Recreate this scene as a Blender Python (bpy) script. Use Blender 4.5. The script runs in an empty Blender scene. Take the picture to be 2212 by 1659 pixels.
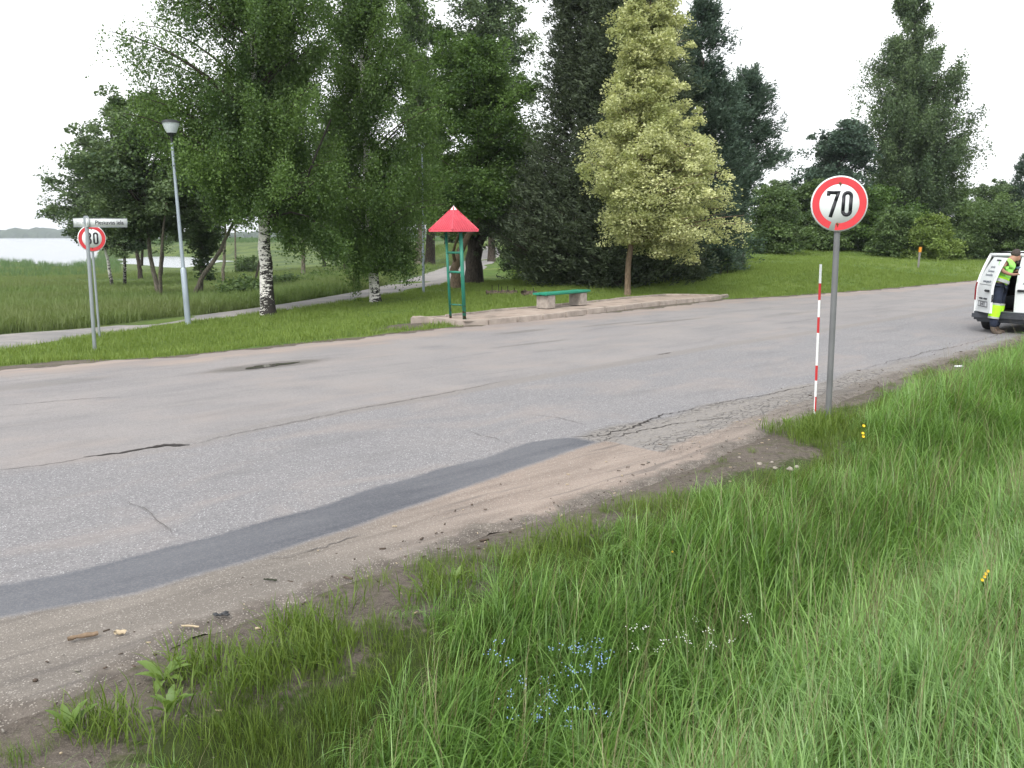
import bpy, bmesh, math, random
import numpy as np
from mathutils import Vector, Matrix, Euler
R = math.radians
rng = np.random.default_rng(7)
random.seed(7)
scene = bpy.context.scene
C = scene.collection

# ------------------------------------------------------------------ camera, sky, sun, exposure
CAMZ = 2.2
PITCH = math.atan(0.161)
ROLL = R(-0.15)
FOC = 2000.0
cam_d = bpy.data.cameras.new('camera')
cam = bpy.data.objects.new('camera', cam_d); C.objects.link(cam)
cam_d.sensor_width = 36.0; cam_d.lens = 36.0 * FOC / 2212.0
cam_d.clip_start = 0.05; cam_d.clip_end = 12000.0
M_cam = Matrix.Translation((0, 0, CAMZ)) @ Matrix.Rotation(math.pi/2 - PITCH, 4, 'X') @ Matrix.Rotation(ROLL, 4, 'Z')
cam.matrix_world = M_cam
scene.camera = cam
scene.render.resolution_x = 1024; scene.render.resolution_y = 768

SUN_EL, SUN_AZ = R(48), R(200)        # azimuth clockwise from +Y
world = bpy.data.worlds.new('World'); scene.world = world; world.use_nodes = True
nt = world.node_tree; nt.nodes.clear()
wo = nt.nodes.new('ShaderNodeOutputWorld'); bg = nt.nodes.new('ShaderNodeBackground')
sky = nt.nodes.new('ShaderNodeTexSky'); sky.sky_type = 'NISHITA'; sky.sun_disc = False
sky.sun_elevation = SUN_EL; sky.sun_rotation = SUN_AZ
sky.air_density = 1.0; sky.dust_density = 4.0; sky.ozone_density = 1.0
hs = nt.nodes.new('ShaderNodeHueSaturation'); hs.inputs['Saturation'].default_value = 0.12
hs.inputs['Value'].default_value = 1.0
cl = nt.nodes.new('ShaderNodeMixRGB'); cl.blend_type = 'MIX'; cl.inputs[0].default_value = 0.45
cl.inputs[2].default_value = (13.0, 13.3, 13.6, 1)      # closed cloud layer
nt.links.new(sky.outputs[0], hs.inputs['Color']); nt.links.new(hs.outputs[0], cl.inputs[1])
nt.links.new(cl.outputs[0], bg.inputs[0]); nt.links.new(bg.outputs[0], wo.inputs[0])
bg.inputs[1].default_value = 0.12

sd = bpy.data.lights.new('sun', 'SUN'); sd.energy = 1.3; sd.angle = R(14); sd.color = (1, .95, .87)
sun = bpy.data.objects.new('sun', sd); C.objects.link(sun)
sdir = Vector((math.sin(SUN_AZ)*math.cos(SUN_EL), math.cos(SUN_AZ)*math.cos(SUN_EL), math.sin(SUN_EL)))
sun.rotation_euler = sdir.to_track_quat('Z', 'Y').to_euler(); sun.location = (0, -20, 40)

scene.view_settings.view_transform = 'Standard'; scene.view_settings.look = 'None'
scene.view_settings.gamma = 1.0; scene.view_settings.use_curve_mapping = False
scene.view_settings.exposure = 0.80
cy = scene.cycles
cy.max_bounces = 6; cy.diffuse_bounces = 3; cy.glossy_bounces = 3; cy.transmission_bounces = 4
cy.transparent_max_bounces = 6; cy.use_denoising = True
cy.caustics_reflective = False; cy.caustics_refractive = False

# ------------------------------------------------------------------ measuring helpers
RC = np.array(M_cam.to_3x3())
RCI = RC.T
EYE = np.array([0, 0, CAMZ])
def ray(px, py):
    d = RC @ np.array([(px-1106.0)/FOC, (829.5-py)/FOC, -1.0])
    return d
def at_depth(px, py, Y):
    d = ray(px, py); return EYE + d*(Y/d[1])
def at_z(px, py, z):
    d = ray(px, py); return EYE + d*((z-CAMZ)/d[2])
def proj(p):
    q = RCI @ (np.asarray(p) - EYE)
    return 1106.0+FOC*q[0]/-q[2], 829.5-FOC*q[1]/-q[2]
ANG = R(44.0)
O2 = np.array([4.2, 12.4]); D2 = np.array([math.cos(ANG), math.sin(ANG)]); N2 = np.array([-math.sin(ANG), math.cos(ANG)])
def to_uv(x, y):
    dx, dy = np.asarray(x)-O2[0], np.asarray(y)-O2[1]
    return dx*D2[0]+dy*D2[1], dx*N2[0]+dy*N2[1]
def to_xy(u, v):
    u = np.asarray(u); v = np.asarray(v)
    return O2[0]+u*D2[0]+v*N2[0], O2[1]+u*D2[1]+v*N2[1]
def sm(a, b, x):
    t = np.clip((np.asarray(x, float)-a)/(b-a), 0, 1); return t*t*(3-2*t)
# terrain anchors: pixel, depth -> height
ANCH = [(0,790,17.2),(205,762,20.9),(215,735,24),(407,705,27.6),(580,681,30),(812,656,33.5),(915,632,38),(1023,612,44),
 (1310,622,40),(1356,641,33),(1066,567,70),(1062,533,110),(1620,560,48),(1620,531,75),(2000,562,60),(2212,566,60),
 (2100,606,43),(1750,562,56),(1750,530,75),(1600,650,30),(870,712,22),(0,733,22),(345,650,45),(80,625,66),(250,602,90),(600,604,82),
 (750,604,72),(860,595,62),(930,580,62),(-300,760,22),(-300,650,60),(1450,600,44),(2500,560,60),(2400,590,45),
 (1250,520,110),(1500,515,110),(1900,515,110),(2300,515,110),(1400,490,300),(2200,490,300),(800,520,300),(0,592,118),(300,590,128),
 (0,575,150),(-400,575,150),(420,583,130),(700,572,135)]
_ap = []
for (px, py, Y) in ANCH:
    p = at_depth(px, py, Y); _ap.append((p[0]/Y*4.0, math.log(Y)*2.4, p[2]))
_ap = np.array(_ap)
def far_z(x, y):
    x = np.asarray(x, float); y = np.maximum(np.asarray(y, float), 6.0)
    a = np.clip(x/y, -0.9, 1.2)*4.0; b = np.log(y)*2.4
    num = 0; den = 0
    for (pa, pb, pz) in _ap:
        d2 = (a-pa)**2 + (b-pb)**2
        w = np.exp(-d2/(2*0.30**2)) + 1e-3/(1e-2+d2**2)
        num = num + w*pz; den = den + w
    z = num/den
    # lake basin: far and west
    q = x/y; y0 = 160+175*sm(-.455, -.415, q)+14*np.sin(q*55)
    z = np.where(y > 60, np.maximum(z, -2.45), z)
    lake = sm(y0, y0+22, y)*(1-sm(-0.12, 0.02, q))
    pond = (1-sm(.75, 1.08, np.hypot((q+.363+.01*np.sin(y*.2))/.060, (np.log(y)-5.22)/.24)+.06*np.sin(q*90)))
    lake = np.maximum(lake, pond)
    return z*(1-lake) + (-4.2)*lake
def bump(x, y):
    return 0.03*np.sin(x*1.3+np.sin(y*.9)*1.7)*np.sin(y*1.1+1.2*np.sin(x*.7)) + 0.015*np.sin(x*3.1+y*2.3)
def nearz(x, y, u, v):
    w = v - np.minimum(0, lip(u)+.6)
    return (-0.55*sm(-1.3, -2.6, w)+0.55*sm(-2.9, -3.9, w)+0.60*sm(-3.9, -6.2, w)+bump(x, y)*sm(-.8, -1.6, w))
def zg(x, y):
    """height of the soil / lawn surface"""
    u, v = to_uv(x, y); near = nearz(x, y, u, v)
    f = far_z(x, y)
    e = far_edge(u)
    w = sm(e-0.2, e+3.5, v)
    return np.where(v < 5, near, f*w) if np.ndim(v) else (float(near) if v < 5 else float(f*w))
# traced lines of the road, in road coordinates (u along, v across)
def line(pts, z=0.0):
    a = np.array([to_uv(*at_z(px, py, z)[:2]) for px, py in pts]); a = a[np.argsort(a[:, 0])]
    return lambda u: np.interp(u, a[:, 0], a[:, 1])
far_edge = line([(-200,812),(0,800),(180,783),(360,772),(560,752),(700,738),(800,728),(860,720),(1040,702),(1200,686),(1400,667),(1560,648),(1700,640),(1900,626),(2100,607)])
tar_top = line([(-200,1300),(0,1262),(300,1205),(620,1110),(900,1030),(1150,955),(1290,938)])
tar_bot = line([(-200,1400),(0,1345),(300,1290),(560,1215),(800,1135),(1080,1035),(1290,962)])
lip = line([(-200,1640),(0,1548),(200,1455),(420,1360),(640,1280),(840,1215),(1060,1140),(1260,1082),(1500,1000),(1680,915),(1850,845),(2000,790),(2212,728)])
crk_top = line([(1230,945),(1400,905),(1560,868),(1700,840),(1900,790),(2100,742),(2212,712)])
seam = line([(-200,1050),(0,1012),(180,988),(370,958),(600,905),(880,860),(1150,812),(1280,790),(1420,765),(1560,742),(1700,722),(1900,690),(2100,655),(2212,635)])
grass_on = line([(-200,1800),(0,1700),(200,1640),(450,1560),(650,1480),(800,1380),(900,1320),(1060,1240),(1250,1160),(1400,1105),(1640,1020),(1790,965),(1800,900),(1900,855),(2020,815),(2212,745)])

def P(px, py):
    d = ray(px, py); t = 1.0
    prev = t
    while t < 4000:
        p = EYE + d*t
        if p[2] <= max(float(zg(p[0], p[1])), -2.8): break
        prev = t; t *= 1.01; 
    lo, hi = prev, t
    for _ in range(20):
        m = (lo+hi)/2; p = EYE+d*m
        if p[2] <= max(float(zg(p[0], p[1])), -2.8): hi = m
        else: lo = m
    return EYE + d*hi

# ------------------------------------------------------------------ object helpers
def tag(o, label=None, cat=None, group=None, kind=None):
    if label: o['label'] = label
    if cat: o['category'] = cat
    if group: o['group'] = group
    if kind: o['kind'] = kind
    return o
def empty(name, loc, label, cat, group=None, rz=0.0):
    o = bpy.data.objects.new(name, None); C.objects.link(o); o.location = loc; o.rotation_euler = (0, 0, rz)
    o.empty_display_size = 0.2
    return tag(o, label, cat, group)
class Geo:
    """collects vertices/faces and links them as ONE mesh object"""
    def __init__(s): s.v = []; s.f = []; s.n = 0; s.t = []; s.m = []; s.mi = 0
    def add(s, v, f, tint=0.5):
        v = np.asarray(v, np.float32).reshape(-1, 3); s.v.append(v)
        f = [tuple(int(i)+s.n for i in q) for q in f] if not isinstance(f, np.ndarray) else f+s.n
        s.f.append(f); k = len(f)
        s.t.append(np.full(k, tint, np.float32) if np.isscalar(tint) else np.asarray(tint, np.float32))
        s.m.append(np.full(k, s.mi, np.int32)); s.n += len(v)
        return s
    def box(s, c, size, rz=0.0, M=None, bev=0.0):
        x, y, z = [a/2 for a in size]; b = bev
        if b <= 0:
            v = np.array([(i, j, k) for i in (-x, x) for j in (-y, y) for k in (-z, z)])
            f = [(0,1,3,2),(4,6,7,5),(0,4,5,1),(2,3,7,6),(0,2,6,4),(1,5,7,3)]
        else:
            bm = bmesh.new(); bmesh.ops.create_cube(bm, size=1.0)
            for w in bm.verts: w.co = (w.co.x*2*x, w.co.y*2*y, w.co.z*2*z)
            bmesh.ops.bevel(bm, geom=bm.edges[:], offset=b, segments=2, affect='EDGES')
            bm.verts.index_update()
            v = np.array([w.co[:] for w in bm.verts]); f = [tuple(q.index for q in p.verts) for p in bm.faces]; bm.free()
        if rz: 
            cs, sn = math.cos(rz), math.sin(rz); v = np.stack([v[:,0]*cs-v[:,1]*sn, v[:,0]*sn+v[:,1]*cs, v[:,2]], 1)
        if M is not None: v = v @ np.array(M.to_3x3()).T
        return s.add(v+np.array(c), f)
    def tube(s, pts, rad, n=8, cap=True, tint=0.5):
        pts = np.asarray(pts, float); m = len(pts)
        rad = np.full(m, rad) if np.isscalar(rad) else np.asarray(rad)
        T = np.gradient(pts, axis=0); T /= np.linalg.norm(T, axis=1)[:, None]+1e-9
        ref = np.array([0., 0, 1]) if abs(T[0, 2]) < .9 else np.array([1., 0, 0])
        A = np.cross(T, ref); A /= np.linalg.norm(A, axis=1)[:, None]+1e-9; B = np.cross(T, A)
        an = np.arange(n)*2*math.pi/n
        v = pts[:, None]+rad[:, None, None]*(A[:, None]*np.cos(an)[None, :, None]+B[:, None]*np.sin(an)[None, :, None])
        i = np.arange(m-1)[:, None]*n; j = np.arange(n)[None]; k = (j+1) % n
        q = np.stack([i+j, i+k, i+n+k, i+n+j], -1).reshape(-1, 4)
        s.add(v.reshape(-1, 3), q, tint)
        if cap and n > 4:
            s.n -= m*n; s.f.append([tuple(int(a)+s.n for a in range(n)), tuple(int((m-1)*n+a)+s.n for a in reversed(range(n)))])
            s.n += m*n; s.t.append(np.full(2, tint, np.float32)); s.m.append(np.full(2, s.mi, np.int32))
        return s
    def lathe(s, prof, c=(0,0,0), n=24):
        an = np.arange(n)*2*math.pi/n; prof = np.array(prof, float)
        v = np.stack([prof[:, 0, None]*np.cos(an), prof[:, 0, None]*np.sin(an), np.repeat(prof[:, 1, None], n, 1)], -1)
        m = len(prof); i = np.arange(m-1)[:, None]*n; j = np.arange(n)[None]; k = (j+1) % n
        q = np.stack([i+j, i+k, i+n+k, i+n+j], -1).reshape(-1, 4)
        return s.add(v.reshape(-1, 3)+np.array(c), q)
    def prism(s, poly, d0, d1, M=None):
        """polygon in local XZ, extruded along Y from d0 to d1"""
        n = len(poly); v = [(x, d0, z) for x, z in poly]+[(x, d1, z) for x, z in poly]
        f = [tuple(range(n)), tuple(reversed(range(n, 2*n)))]+[(i, i+n, (i+1) % n+n, (i+1) % n) for i in range(n)]
        v = np.array(v, float)
        if M is not None: v = v @ np.array(M.to_3x3()).T + np.array(M.translation)
        return s.add(v, f)
    def build(s, name, mats, parent=None, smooth=False, loc=None, auto=None, attr=True):
        me = bpy.data.meshes.new(name)
        V = np.concatenate(s.v); ls = []; lv = []
        for f in s.f:
            if isinstance(f, np.ndarray): lv.append(f.reshape(-1)); ls.append(np.full(len(f), f.shape[1], np.int32))
            else: lv.append(np.array([i for q in f for i in q], np.int32)); ls.append(np.array([len(q) for q in f], np.int32))
        lv = np.concatenate(lv).astype(np.int32); ls = np.concatenate(ls)
        me.vertices.add(len(V)); me.vertices.foreach_set('co', V.reshape(-1).astype(np.float32))
        me.loops.add(len(lv)); me.loops.foreach_set('vertex_index', lv)
        me.polygons.add(len(ls)); me.polygons.foreach_set('loop_start', np.concatenate([[0], np.cumsum(ls)[:-1]]).astype(np.int32))
        me.polygons.foreach_set('loop_total', ls)
        if attr:
            a = me.attributes.new('tint', 'FLOAT', 'FACE'); a.data.foreach_set('value', np.concatenate(s.t))
        me.polygons.foreach_set('material_index', np.concatenate(s.m))
        if smooth: me.polygons.foreach_set('use_smooth', np.ones(len(ls), bool))
        me.update(calc_edges=True)
        if len(ls) < 20000: me.validate()
        for m in (mats if isinstance(mats, (list, tuple)) else [mats]): me.materials.append(m)
        o = bpy.data.objects.new(name, me); C.objects.link(o)
        if auto: 
            me.polygons.foreach_set('use_smooth', np.ones(len(ls), bool)); me.set_sharp_from_angle(angle=R(auto))
        if parent: o.parent = parent
        if loc is not None: o.location = loc
        return o

# ------------------------------------------------------------------ material helpers
class N:
    def __init__(s, name):
        s.m = bpy.data.materials.new(name); s.m.use_nodes = True; s.t = s.m.node_tree; s.t.nodes.clear()
        s.out = s.n('ShaderNodeOutputMaterial')
    def n(s, typ, **k):
        nd = s.t.nodes.new(typ)
        for a, b in k.items(): setattr(nd, a, b)
        return nd
    def put(s, sock, val):
        if hasattr(val, 'links') or isinstance(val, bpy.types.NodeSocket): s.t.links.new(val, sock)
        else:
            if isinstance(val, tuple) and len(val) == 3 and sock.type == 'RGBA': val = val+(1,)
            sock.default_value = val
    def math(s, op, a, b=0.0, c=None, clamp=False):
        nd = s.n('ShaderNodeMath', operation=op, use_clamp=clamp); s.put(nd.inputs[0], a); s.put(nd.inputs[1], b)
        if c is not None: s.put(nd.inputs[2], c)
        return nd.outputs[0]
    def mix(s, f, a, b, bt='MIX'):
        nd = s.n('ShaderNodeMixRGB', blend_type=bt); s.put(nd.inputs[0], f); s.put(nd.inputs[1], a); s.put(nd.inputs[2], b)
        return nd.outputs[0]
    def noise(s, scale, detail=4, rough=.55, dist=0.0, vec=None, col=False):
        nd = s.n('ShaderNodeTexNoise'); nd.inputs['Scale'].default_value = scale; nd.inputs['Detail'].default_value = detail
        nd.inputs['Roughness'].default_value = rough; nd.inputs['Distortion'].default_value = dist
        if vec is None: vec = s.coord()
        s.t.links.new(vec, nd.inputs['Vector']); return nd.outputs['Color' if col else 'Fac']
    def vor(s, scale, feat='F1', out='Distance', vec=None, rand=1.0):
        nd = s.n('ShaderNodeTexVoronoi', feature=feat); nd.inputs['Scale'].default_value = scale
        nd.inputs['Randomness'].default_value = rand
        s.t.links.new(vec if vec is not None else s.coord(), nd.inputs['Vector']); return nd.outputs[out]
    def coord(s, which='Object'):
        if not hasattr(s, '_c'): s._c = s.n('ShaderNodeTexCoord')
        return s._c.outputs[which]
    def mapv(s, scale, vec=None, loc=(0,0,0)):
        nd = s.n('ShaderNodeMapping'); s.t.links.new(vec if vec is not None else s.coord(), nd.inputs[0])
        nd.inputs['Scale'].default_value = scale; nd.inputs['Location'].default_value = loc; return nd.outputs[0]
    def ramp(s, f, stops, interp='LINEAR'):
        nd = s.n('ShaderNodeValToRGB'); nd.color_ramp.interpolation = interp; e = nd.color_ramp.elements
        while len(e) < len(stops): e.new(.5)
        for q, (p, c) in zip(e, stops): q.position = p; q.color = (c, c, c, 1) if np.isscalar(c) else tuple(c)+(1,)
        s.put(nd.inputs[0], f); return nd.outputs[0]
    def rng(s, f, a, b, c=0.0, d=1.0):
        nd = s.n('ShaderNodeMapRange'); s.put(nd.inputs[0], f)
        for i, x in enumerate((a, b, c, d)): nd.inputs[i+1].default_value = x
        return nd.outputs[0]
    def attr(s, name, out='Fac'): return s.n('ShaderNodeAttribute', attribute_name=name).outputs[out]
    def bump(s, h, st=.5, dist=.01):
        nd = s.n('ShaderNodeBump'); nd.inputs['Strength'].default_value = st; nd.inputs['Distance'].default_value = dist
        s.put(nd.inputs['Height'], h); return nd.outputs[0]
    def pbr(s, col, rough=.7, metal=0.0, spec=.5, normal=None, **k):
        p = s.n('ShaderNodeBsdfPrincipled'); s.put(p.inputs['Base Color'], col); s.put(p.inputs['Roughness'], rough)
        p.inputs['Metallic'].default_value = metal; s.put(p.inputs['Specular IOR Level'], spec)
        if normal is not None: s.put(p.inputs['Normal'], normal)
        for a, b in k.items(): s.put(p.inputs[a], b)
        s.t.links.new(p.outputs[0], s.out.inputs[0]); return s.m

def mat_plain(name, col, rough=.6, metal=0.0, var=.15, scale=6.0, spec=.5, bmp=0.0):
    s = N(name); f = s.noise(scale, 5)
    lo = tuple(c*(1-var) for c in col); hi = tuple(min(1, c*(1+var)) for c in col)
    c = s.mix(s.rng(f, .3, .7), lo, hi)
    nm = s.bump(s.noise(scale*8, 4), .4, bmp) if bmp else None
    return s.pbr(c, rough, metal, spec, nm)
def mat_leaf(name, dark, lite, trans=.35, gloss=.03, grough=.55, patch=None, pscale=.6):
    """leaf or blade: diffuse + light through the leaf + a faint sheen; hue varies per leaf and per clump"""
    s = N(name); t = s.attr('tint'); c = s.mix(t, dark, lite)
    if patch is not None: c = s.mix(s.rng(s.noise(pscale, 3), .42, .62), c, patch)
    d = s.n('ShaderNodeBsdfDiffuse'); s.put(d.inputs[0], c)
    tr = s.n('ShaderNodeBsdfTranslucent'); s.put(tr.inputs[0], s.mix(.5, c, (lite[0]*1.3, lite[1]*1.3, lite[2]*.7)))
    mx = s.n('ShaderNodeMixShader'); mx.inputs[0].default_value = trans; s.t.links.new(d.outputs[0], mx.inputs[1]); s.t.links.new(tr.outputs[0], mx.inputs[2])
    g = s.n('ShaderNodeBsdfGlossy'); g.inputs['Roughness'].default_value = grough; s.put(g.inputs[0], (.8, .85, .8))
    m2 = s.n('ShaderNodeMixShader'); m2.inputs[0].default_value = gloss; s.t.links.new(mx.outputs[0], m2.inputs[1]); s.t.links.new(g.outputs[0], m2.inputs[2])
    s.t.links.new(m2.outputs[0], s.out.inputs[0]); return s.m

M = {}
M['leaf_birch'] = mat_leaf('birch_leaf', (.034,.074,.018), (.122,.205,.046), .37, .03)
M['leaf_far'] = mat_leaf('far_leaf', (.046,.082,.040), (.135,.195,.085), .34, .025)
M['leaf_dark'] = mat_leaf('lime_leaf', (.032,.068,.018), (.110,.190,.045), .34, .025)
M['leaf_pine'] = mat_leaf('pine_needle', (.026,.038,.024), (.112,.145,.085), .20, .015)
M['leaf_blue'] = mat_leaf('blue_needle', (.026,.052,.038), (.115,.170,.122), .20, .02)
M['leaf_pale'] = mat_leaf('variegated_leaf', (.25,.29,.12), (.62,.64,.35), .36, .03)
M['leaf_lime'] = mat_leaf('bush_leaf_yellow', (.085,.135,.030), (.22,.30,.075), .34, .03)
M['leaf_bush'] = mat_leaf('bush_leaf', (.045,.082,.030), (.135,.205,.070), .34, .03)
M['leaf_dry'] = mat_leaf('dry_leaf', (.12,.11,.055), (.26,.23,.13), .25, .03)
M['blade'] = mat_leaf('long_blade', (.064,.148,.028), (.215,.365,.090), .42, .03, .4)
M['blade_cool'] = mat_leaf('bank_blade', (.084,.182,.042), (.245,.400,.125), .42, .04, .4)
M['lawn'] = mat_leaf('lawn_blade', (.095,.155,.030), (.215,.290,.065), .38, .02)
M['meadow'] = mat_leaf('meadow_blade', (.070,.120,.036), (.20,.275,.090), .36, .02, patch=(.15,.185,.070), pscale=.12)
M['reed'] = mat_leaf('reed_blade', (.060,.115,.042), (.13,.21,.085), .32, .02)
M['tuft'] = mat_leaf('fine_tuft_blade', (.060,.115,.016), (.15,.215,.040), .36, .02)
M['dock'] = mat_leaf('broad_leaf', (.085,.16,.022), (.17,.26,.06), .38, .04)
def mat_bark(name, a, b, sc=3.0, zs=.25):
    s = N(name); v = s.mapv((1, 1, zs)); f = s.noise(sc*6, 6, .65, 1.0, v)
    c = s.mix(s.rng(f, .35, .65), a, b); return s.pbr(c, .9, 0, .2, s.bump(f, .9, .03))
M['bark'] = mat_bark('dark_bark', (.018,.015,.012), (.075,.062,.050))
M['bark_grey'] = mat_bark('grey_bark', (.06,.055,.042), (.19,.17,.135))
M['bark_brown'] = mat_bark('brown_bark', (.09,.065,.042), (.21,.16,.11))
def mat_birch(name, blk_h):
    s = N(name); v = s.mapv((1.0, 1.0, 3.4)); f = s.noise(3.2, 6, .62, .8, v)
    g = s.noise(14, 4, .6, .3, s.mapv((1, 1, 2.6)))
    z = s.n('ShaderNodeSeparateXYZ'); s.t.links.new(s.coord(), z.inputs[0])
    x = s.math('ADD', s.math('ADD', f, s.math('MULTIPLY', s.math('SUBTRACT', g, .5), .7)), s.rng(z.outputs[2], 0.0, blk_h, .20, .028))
    side = s.math('MULTIPLY', z.outputs[0], .45)  # more black towards the right: trunk's shaded side painted into the bark colour
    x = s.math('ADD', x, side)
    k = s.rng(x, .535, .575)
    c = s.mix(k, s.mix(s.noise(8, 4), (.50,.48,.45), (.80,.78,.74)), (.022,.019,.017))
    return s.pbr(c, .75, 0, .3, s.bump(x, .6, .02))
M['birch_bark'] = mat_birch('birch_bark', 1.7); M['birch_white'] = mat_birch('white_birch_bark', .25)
M['steel'] = mat_plain('galvanised_steel', (.30,.33,.35), .45, .55, .12, 3, .5)
M['pole_grey'] = mat_plain('weathered_grey_pole', (.155,.16,.165), .55, .3, .2, 2.5)
M['lamp_pole'] = mat_plain('lamp_pole_zinc', (.30,.35,.40), .5, .4, .12, 2)
M['black'] = mat_plain('black_plastic', (.018,.020,.024), .5, 0, .3, 5)
M['glass_bowl'] = mat_plain('opal_lamp_bowl', (.52,.57,.60), .3, 0, .04, 2)
M['red'] = mat_plain('sign_red', (.56,.035,.045), .38, 0, .10, 7)
M['redpaint'] = mat_plain('delineator_red', (.48,.022,.025), .5, 0, .12, 9)
M['white'] = mat_plain('sign_white', (.66,.70,.70), .45, 0, .06, 3)
M['whitepaint'] = mat_plain('delineator_white', (.72,.74,.74), .5, 0, .08, 9)
M['ink'] = mat_plain('sign_black', (.012,.012,.018), .5, 0, .2, 8)
M['rust'] = mat_plain('rust', (.16,.07,.03), .9, 0, .3, 30)
M['signgrey'] = mat_plain('name_plate_grey', (.50,.53,.53), .5, 0, .05, 3)
M['faint'] = mat_plain('faded_lettering', (.42,.44,.46), .6, 0, .05, 3)
M['green'] = mat_plain('green_paint', (.012,.26,.155), .42, 0, .22, 9)
def mat_chipped(name, col, under, amt):
    s = N(name); f = s.noise(14, 6, .65); l = s.noise(3, 4, .5); z = s.n('ShaderNodeSeparateXYZ'); s.t.links.new(s.coord(), z.inputs[0])
    k = s.rng(s.math('ADD', f, s.rng(z.outputs[2], .0, .45, .16, 0)), .60-amt, .64-amt); c = s.mix(s.rng(l, .3, .7), tuple(v*.8 for v in col), tuple(min(1, v*1.15) for v in col))
    return s.pbr(s.mix(k, c, s.mix(l, under, tuple(v*.4 for v in under))), s.mix(k, (.5,.5,.5), (.9,.9,.9)), 0, .4, s.bump(k, .3, .003))
M['green_dk'] = mat_plain('green_post_paint', (.022,.185,.125), .5, 0, .28, 7)
M['green_dk'] = mat_chipped('green_post_paint', (.022,.175,.120), (.12,.065,.035), -.02); M['green'] = mat_chipped('green_plank_paint', (.014,.235,.145), (.16,.14,.11), -.06)
M['concrete'] = mat_plain('bench_concrete', (.30,.265,.235), .95, 0, .22, 9, .2, .01)
M['kerb'] = mat_plain('kerb_concrete', (.33,.285,.25), .95, 0, .22, 4, .2, .01)
M['stone'] = mat_plain('pale_stone', (.27,.245,.21), .9, 0, .2, 40, .2, .005)
M['dullstone'] = mat_plain('dull_pebble', (.20,.185,.165), .9, 0, .4, 60, .2)
M['wood'] = mat_plain('weathered_wood', (.20,.145,.10), .9, 0, .3, 30, .2, .004)
M['woodpale'] = mat_plain('pale_wood', (.40,.33,.23), .85, 0, .2, 30, .2, .003)
M['log'] = mat_plain('rotten_log', (.085,.065,.052), .95, 0, .45, 9, .2, .02)
M['rod'] = mat_plain('iron_rod', (.03,.035,.02), .8, .2, .3, 9)
M['orange'] = mat_plain('orange_paint', (.62,.24,.015), .6, 0, .1, 9)
M['greywood'] = mat_plain('grey_post_wood', (.20,.19,.18), .9, 0, .25, 20)
M['petal_y'] = mat_plain('yellow_petal', (.80,.50,.01), .6, 0, .1, 60)
M['petal_b'] = mat_plain('blue_petal', (.24,.36,.60), .6, 0, .1, 60)
M['petal_w'] = mat_plain('white_petal', (.75,.75,.72), .6, 0, .1, 60)
M['paper'] = mat_plain('litter_paper', (.72,.74,.78), .6, 0, .08, 20)
s = N('red_sheet_roof'); f = s.noise(5, 5)
M['roof'] = s.pbr(s.mix(s.rng(f, .3, .7), (.50,.045,.075), (.60,.075,.105)), .42, 0, .5)

# ------------------------------------------------------------------ terrain
def path_line(pts): return np.array([P(px, py)[:2] for px, py in pts])
PN = path_line([(-1000,985),(-400,845),(-150,790),(0,752),(69,739),(210,720),(327,702),(420,689),(561,679),(778,650),(871,633),(977,613),(1035,588),(1066,567),(1084,540)])
PF = path_line([(-1000,905),(-400,785),(-150,745),(0,720),(69,714),(200,704),(303,695),(420,683),(559,668),(778,634),(848,614),(918,591),(975,572),(1030,548),(1056,530)])
def resamp(a, n):
    d = np.concatenate([[0], np.cumsum(np.linalg.norm(np.diff(a, axis=0), axis=1))]); t = np.linspace(0, 1, n)*d[-1]
    return np.stack([np.interp(t, d, a[:, 0]), np.interp(t, d, a[:, 1])], 1)
# pair the two edges by height in the picture order
PNr, PFr = resamp(PN, 140), resamp(PF, 140)
def smooth1(a, k=9):
    p = np.pad(a, ((k, k), (0, 0)), mode='edge'); return np.stack([np.convolve(p[:, i], np.ones(2*k+1)/(2*k+1), 'valid') for i in (0, 1)], 1)
PNr, PFr = smooth1(PNr), smooth1(PFr)
_pc = (PNr+PFr)/2; _pw = np.linalg.norm(PNr-PFr, axis=1)/2
_poly = np.concatenate([PNr, PFr[::-1]])
def on_path(x, y, m=0.0):
    x = np.atleast_1d(x); y = np.atleast_1d(y); r = inside(_poly, x, y)
    if m > 0:
        for dx, dy in ((m, 0), (-m, 0), (0, m), (0, -m)): r = r | inside(_poly, x+dx, y+dy)
    return r
front_px = [(893,690),(940,698),(975,703),(1007,705),(1077,700),(1166,691),(1244,682),(1384,665),(1466,656),(1541,649),(1574,643)]
back_px = [(888,687),(977,682),(1059,672),(1176,662),(1279,652),(1361,643),(1448,636),(1508,637),(1565,638)]
PLZ = 0.12
front = np.array([at_z(a, b, 0.0)[:2] for a, b in front_px]); back = np.array([at_z(a, b, PLZ)[:2] for a, b in back_px])
fr = resamp(front, 40); bk = resamp(back, 40)
plat_poly = np.concatenate([fr, bk[::-1]])
def inside(poly, x, y):
    r = np.zeros(np.shape(x), bool); n = len(poly)
    for i in range(n):
        x0, y0 = poly[i]; x1, y1 = poly[(i+1) % n]
        c = ((y0 > y) != (y1 > y)) & (x < (x1-x0)*(y-y0)/(y1-y0+1e-12)+x0); r ^= c
    return r
def geomspace_both(lo, fine_lo, fine_hi, hi, st, g=1.09):
    a = list(np.arange(fine_lo, fine_hi, st)); x, d = fine_hi, st
    while x < hi: a.append(x); d *= g; x += d
    a.append(hi); x, d = fine_lo-st, st; b = []
    while x > lo: b.append(x); d *= g; x -= d
    b.append(lo); return np.array(b[::-1]+a)
us = geomspace_both(-600, -14, 34, 3200, .22, 1.05); vs = geomspace_both(-400, -8, 34, 3200, .17, 1.05)
U, V = np.meshgrid(us, vs, indexing='ij'); X, Y = to_xy(U, V)
E = far_edge(U); L = lip(U)
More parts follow.
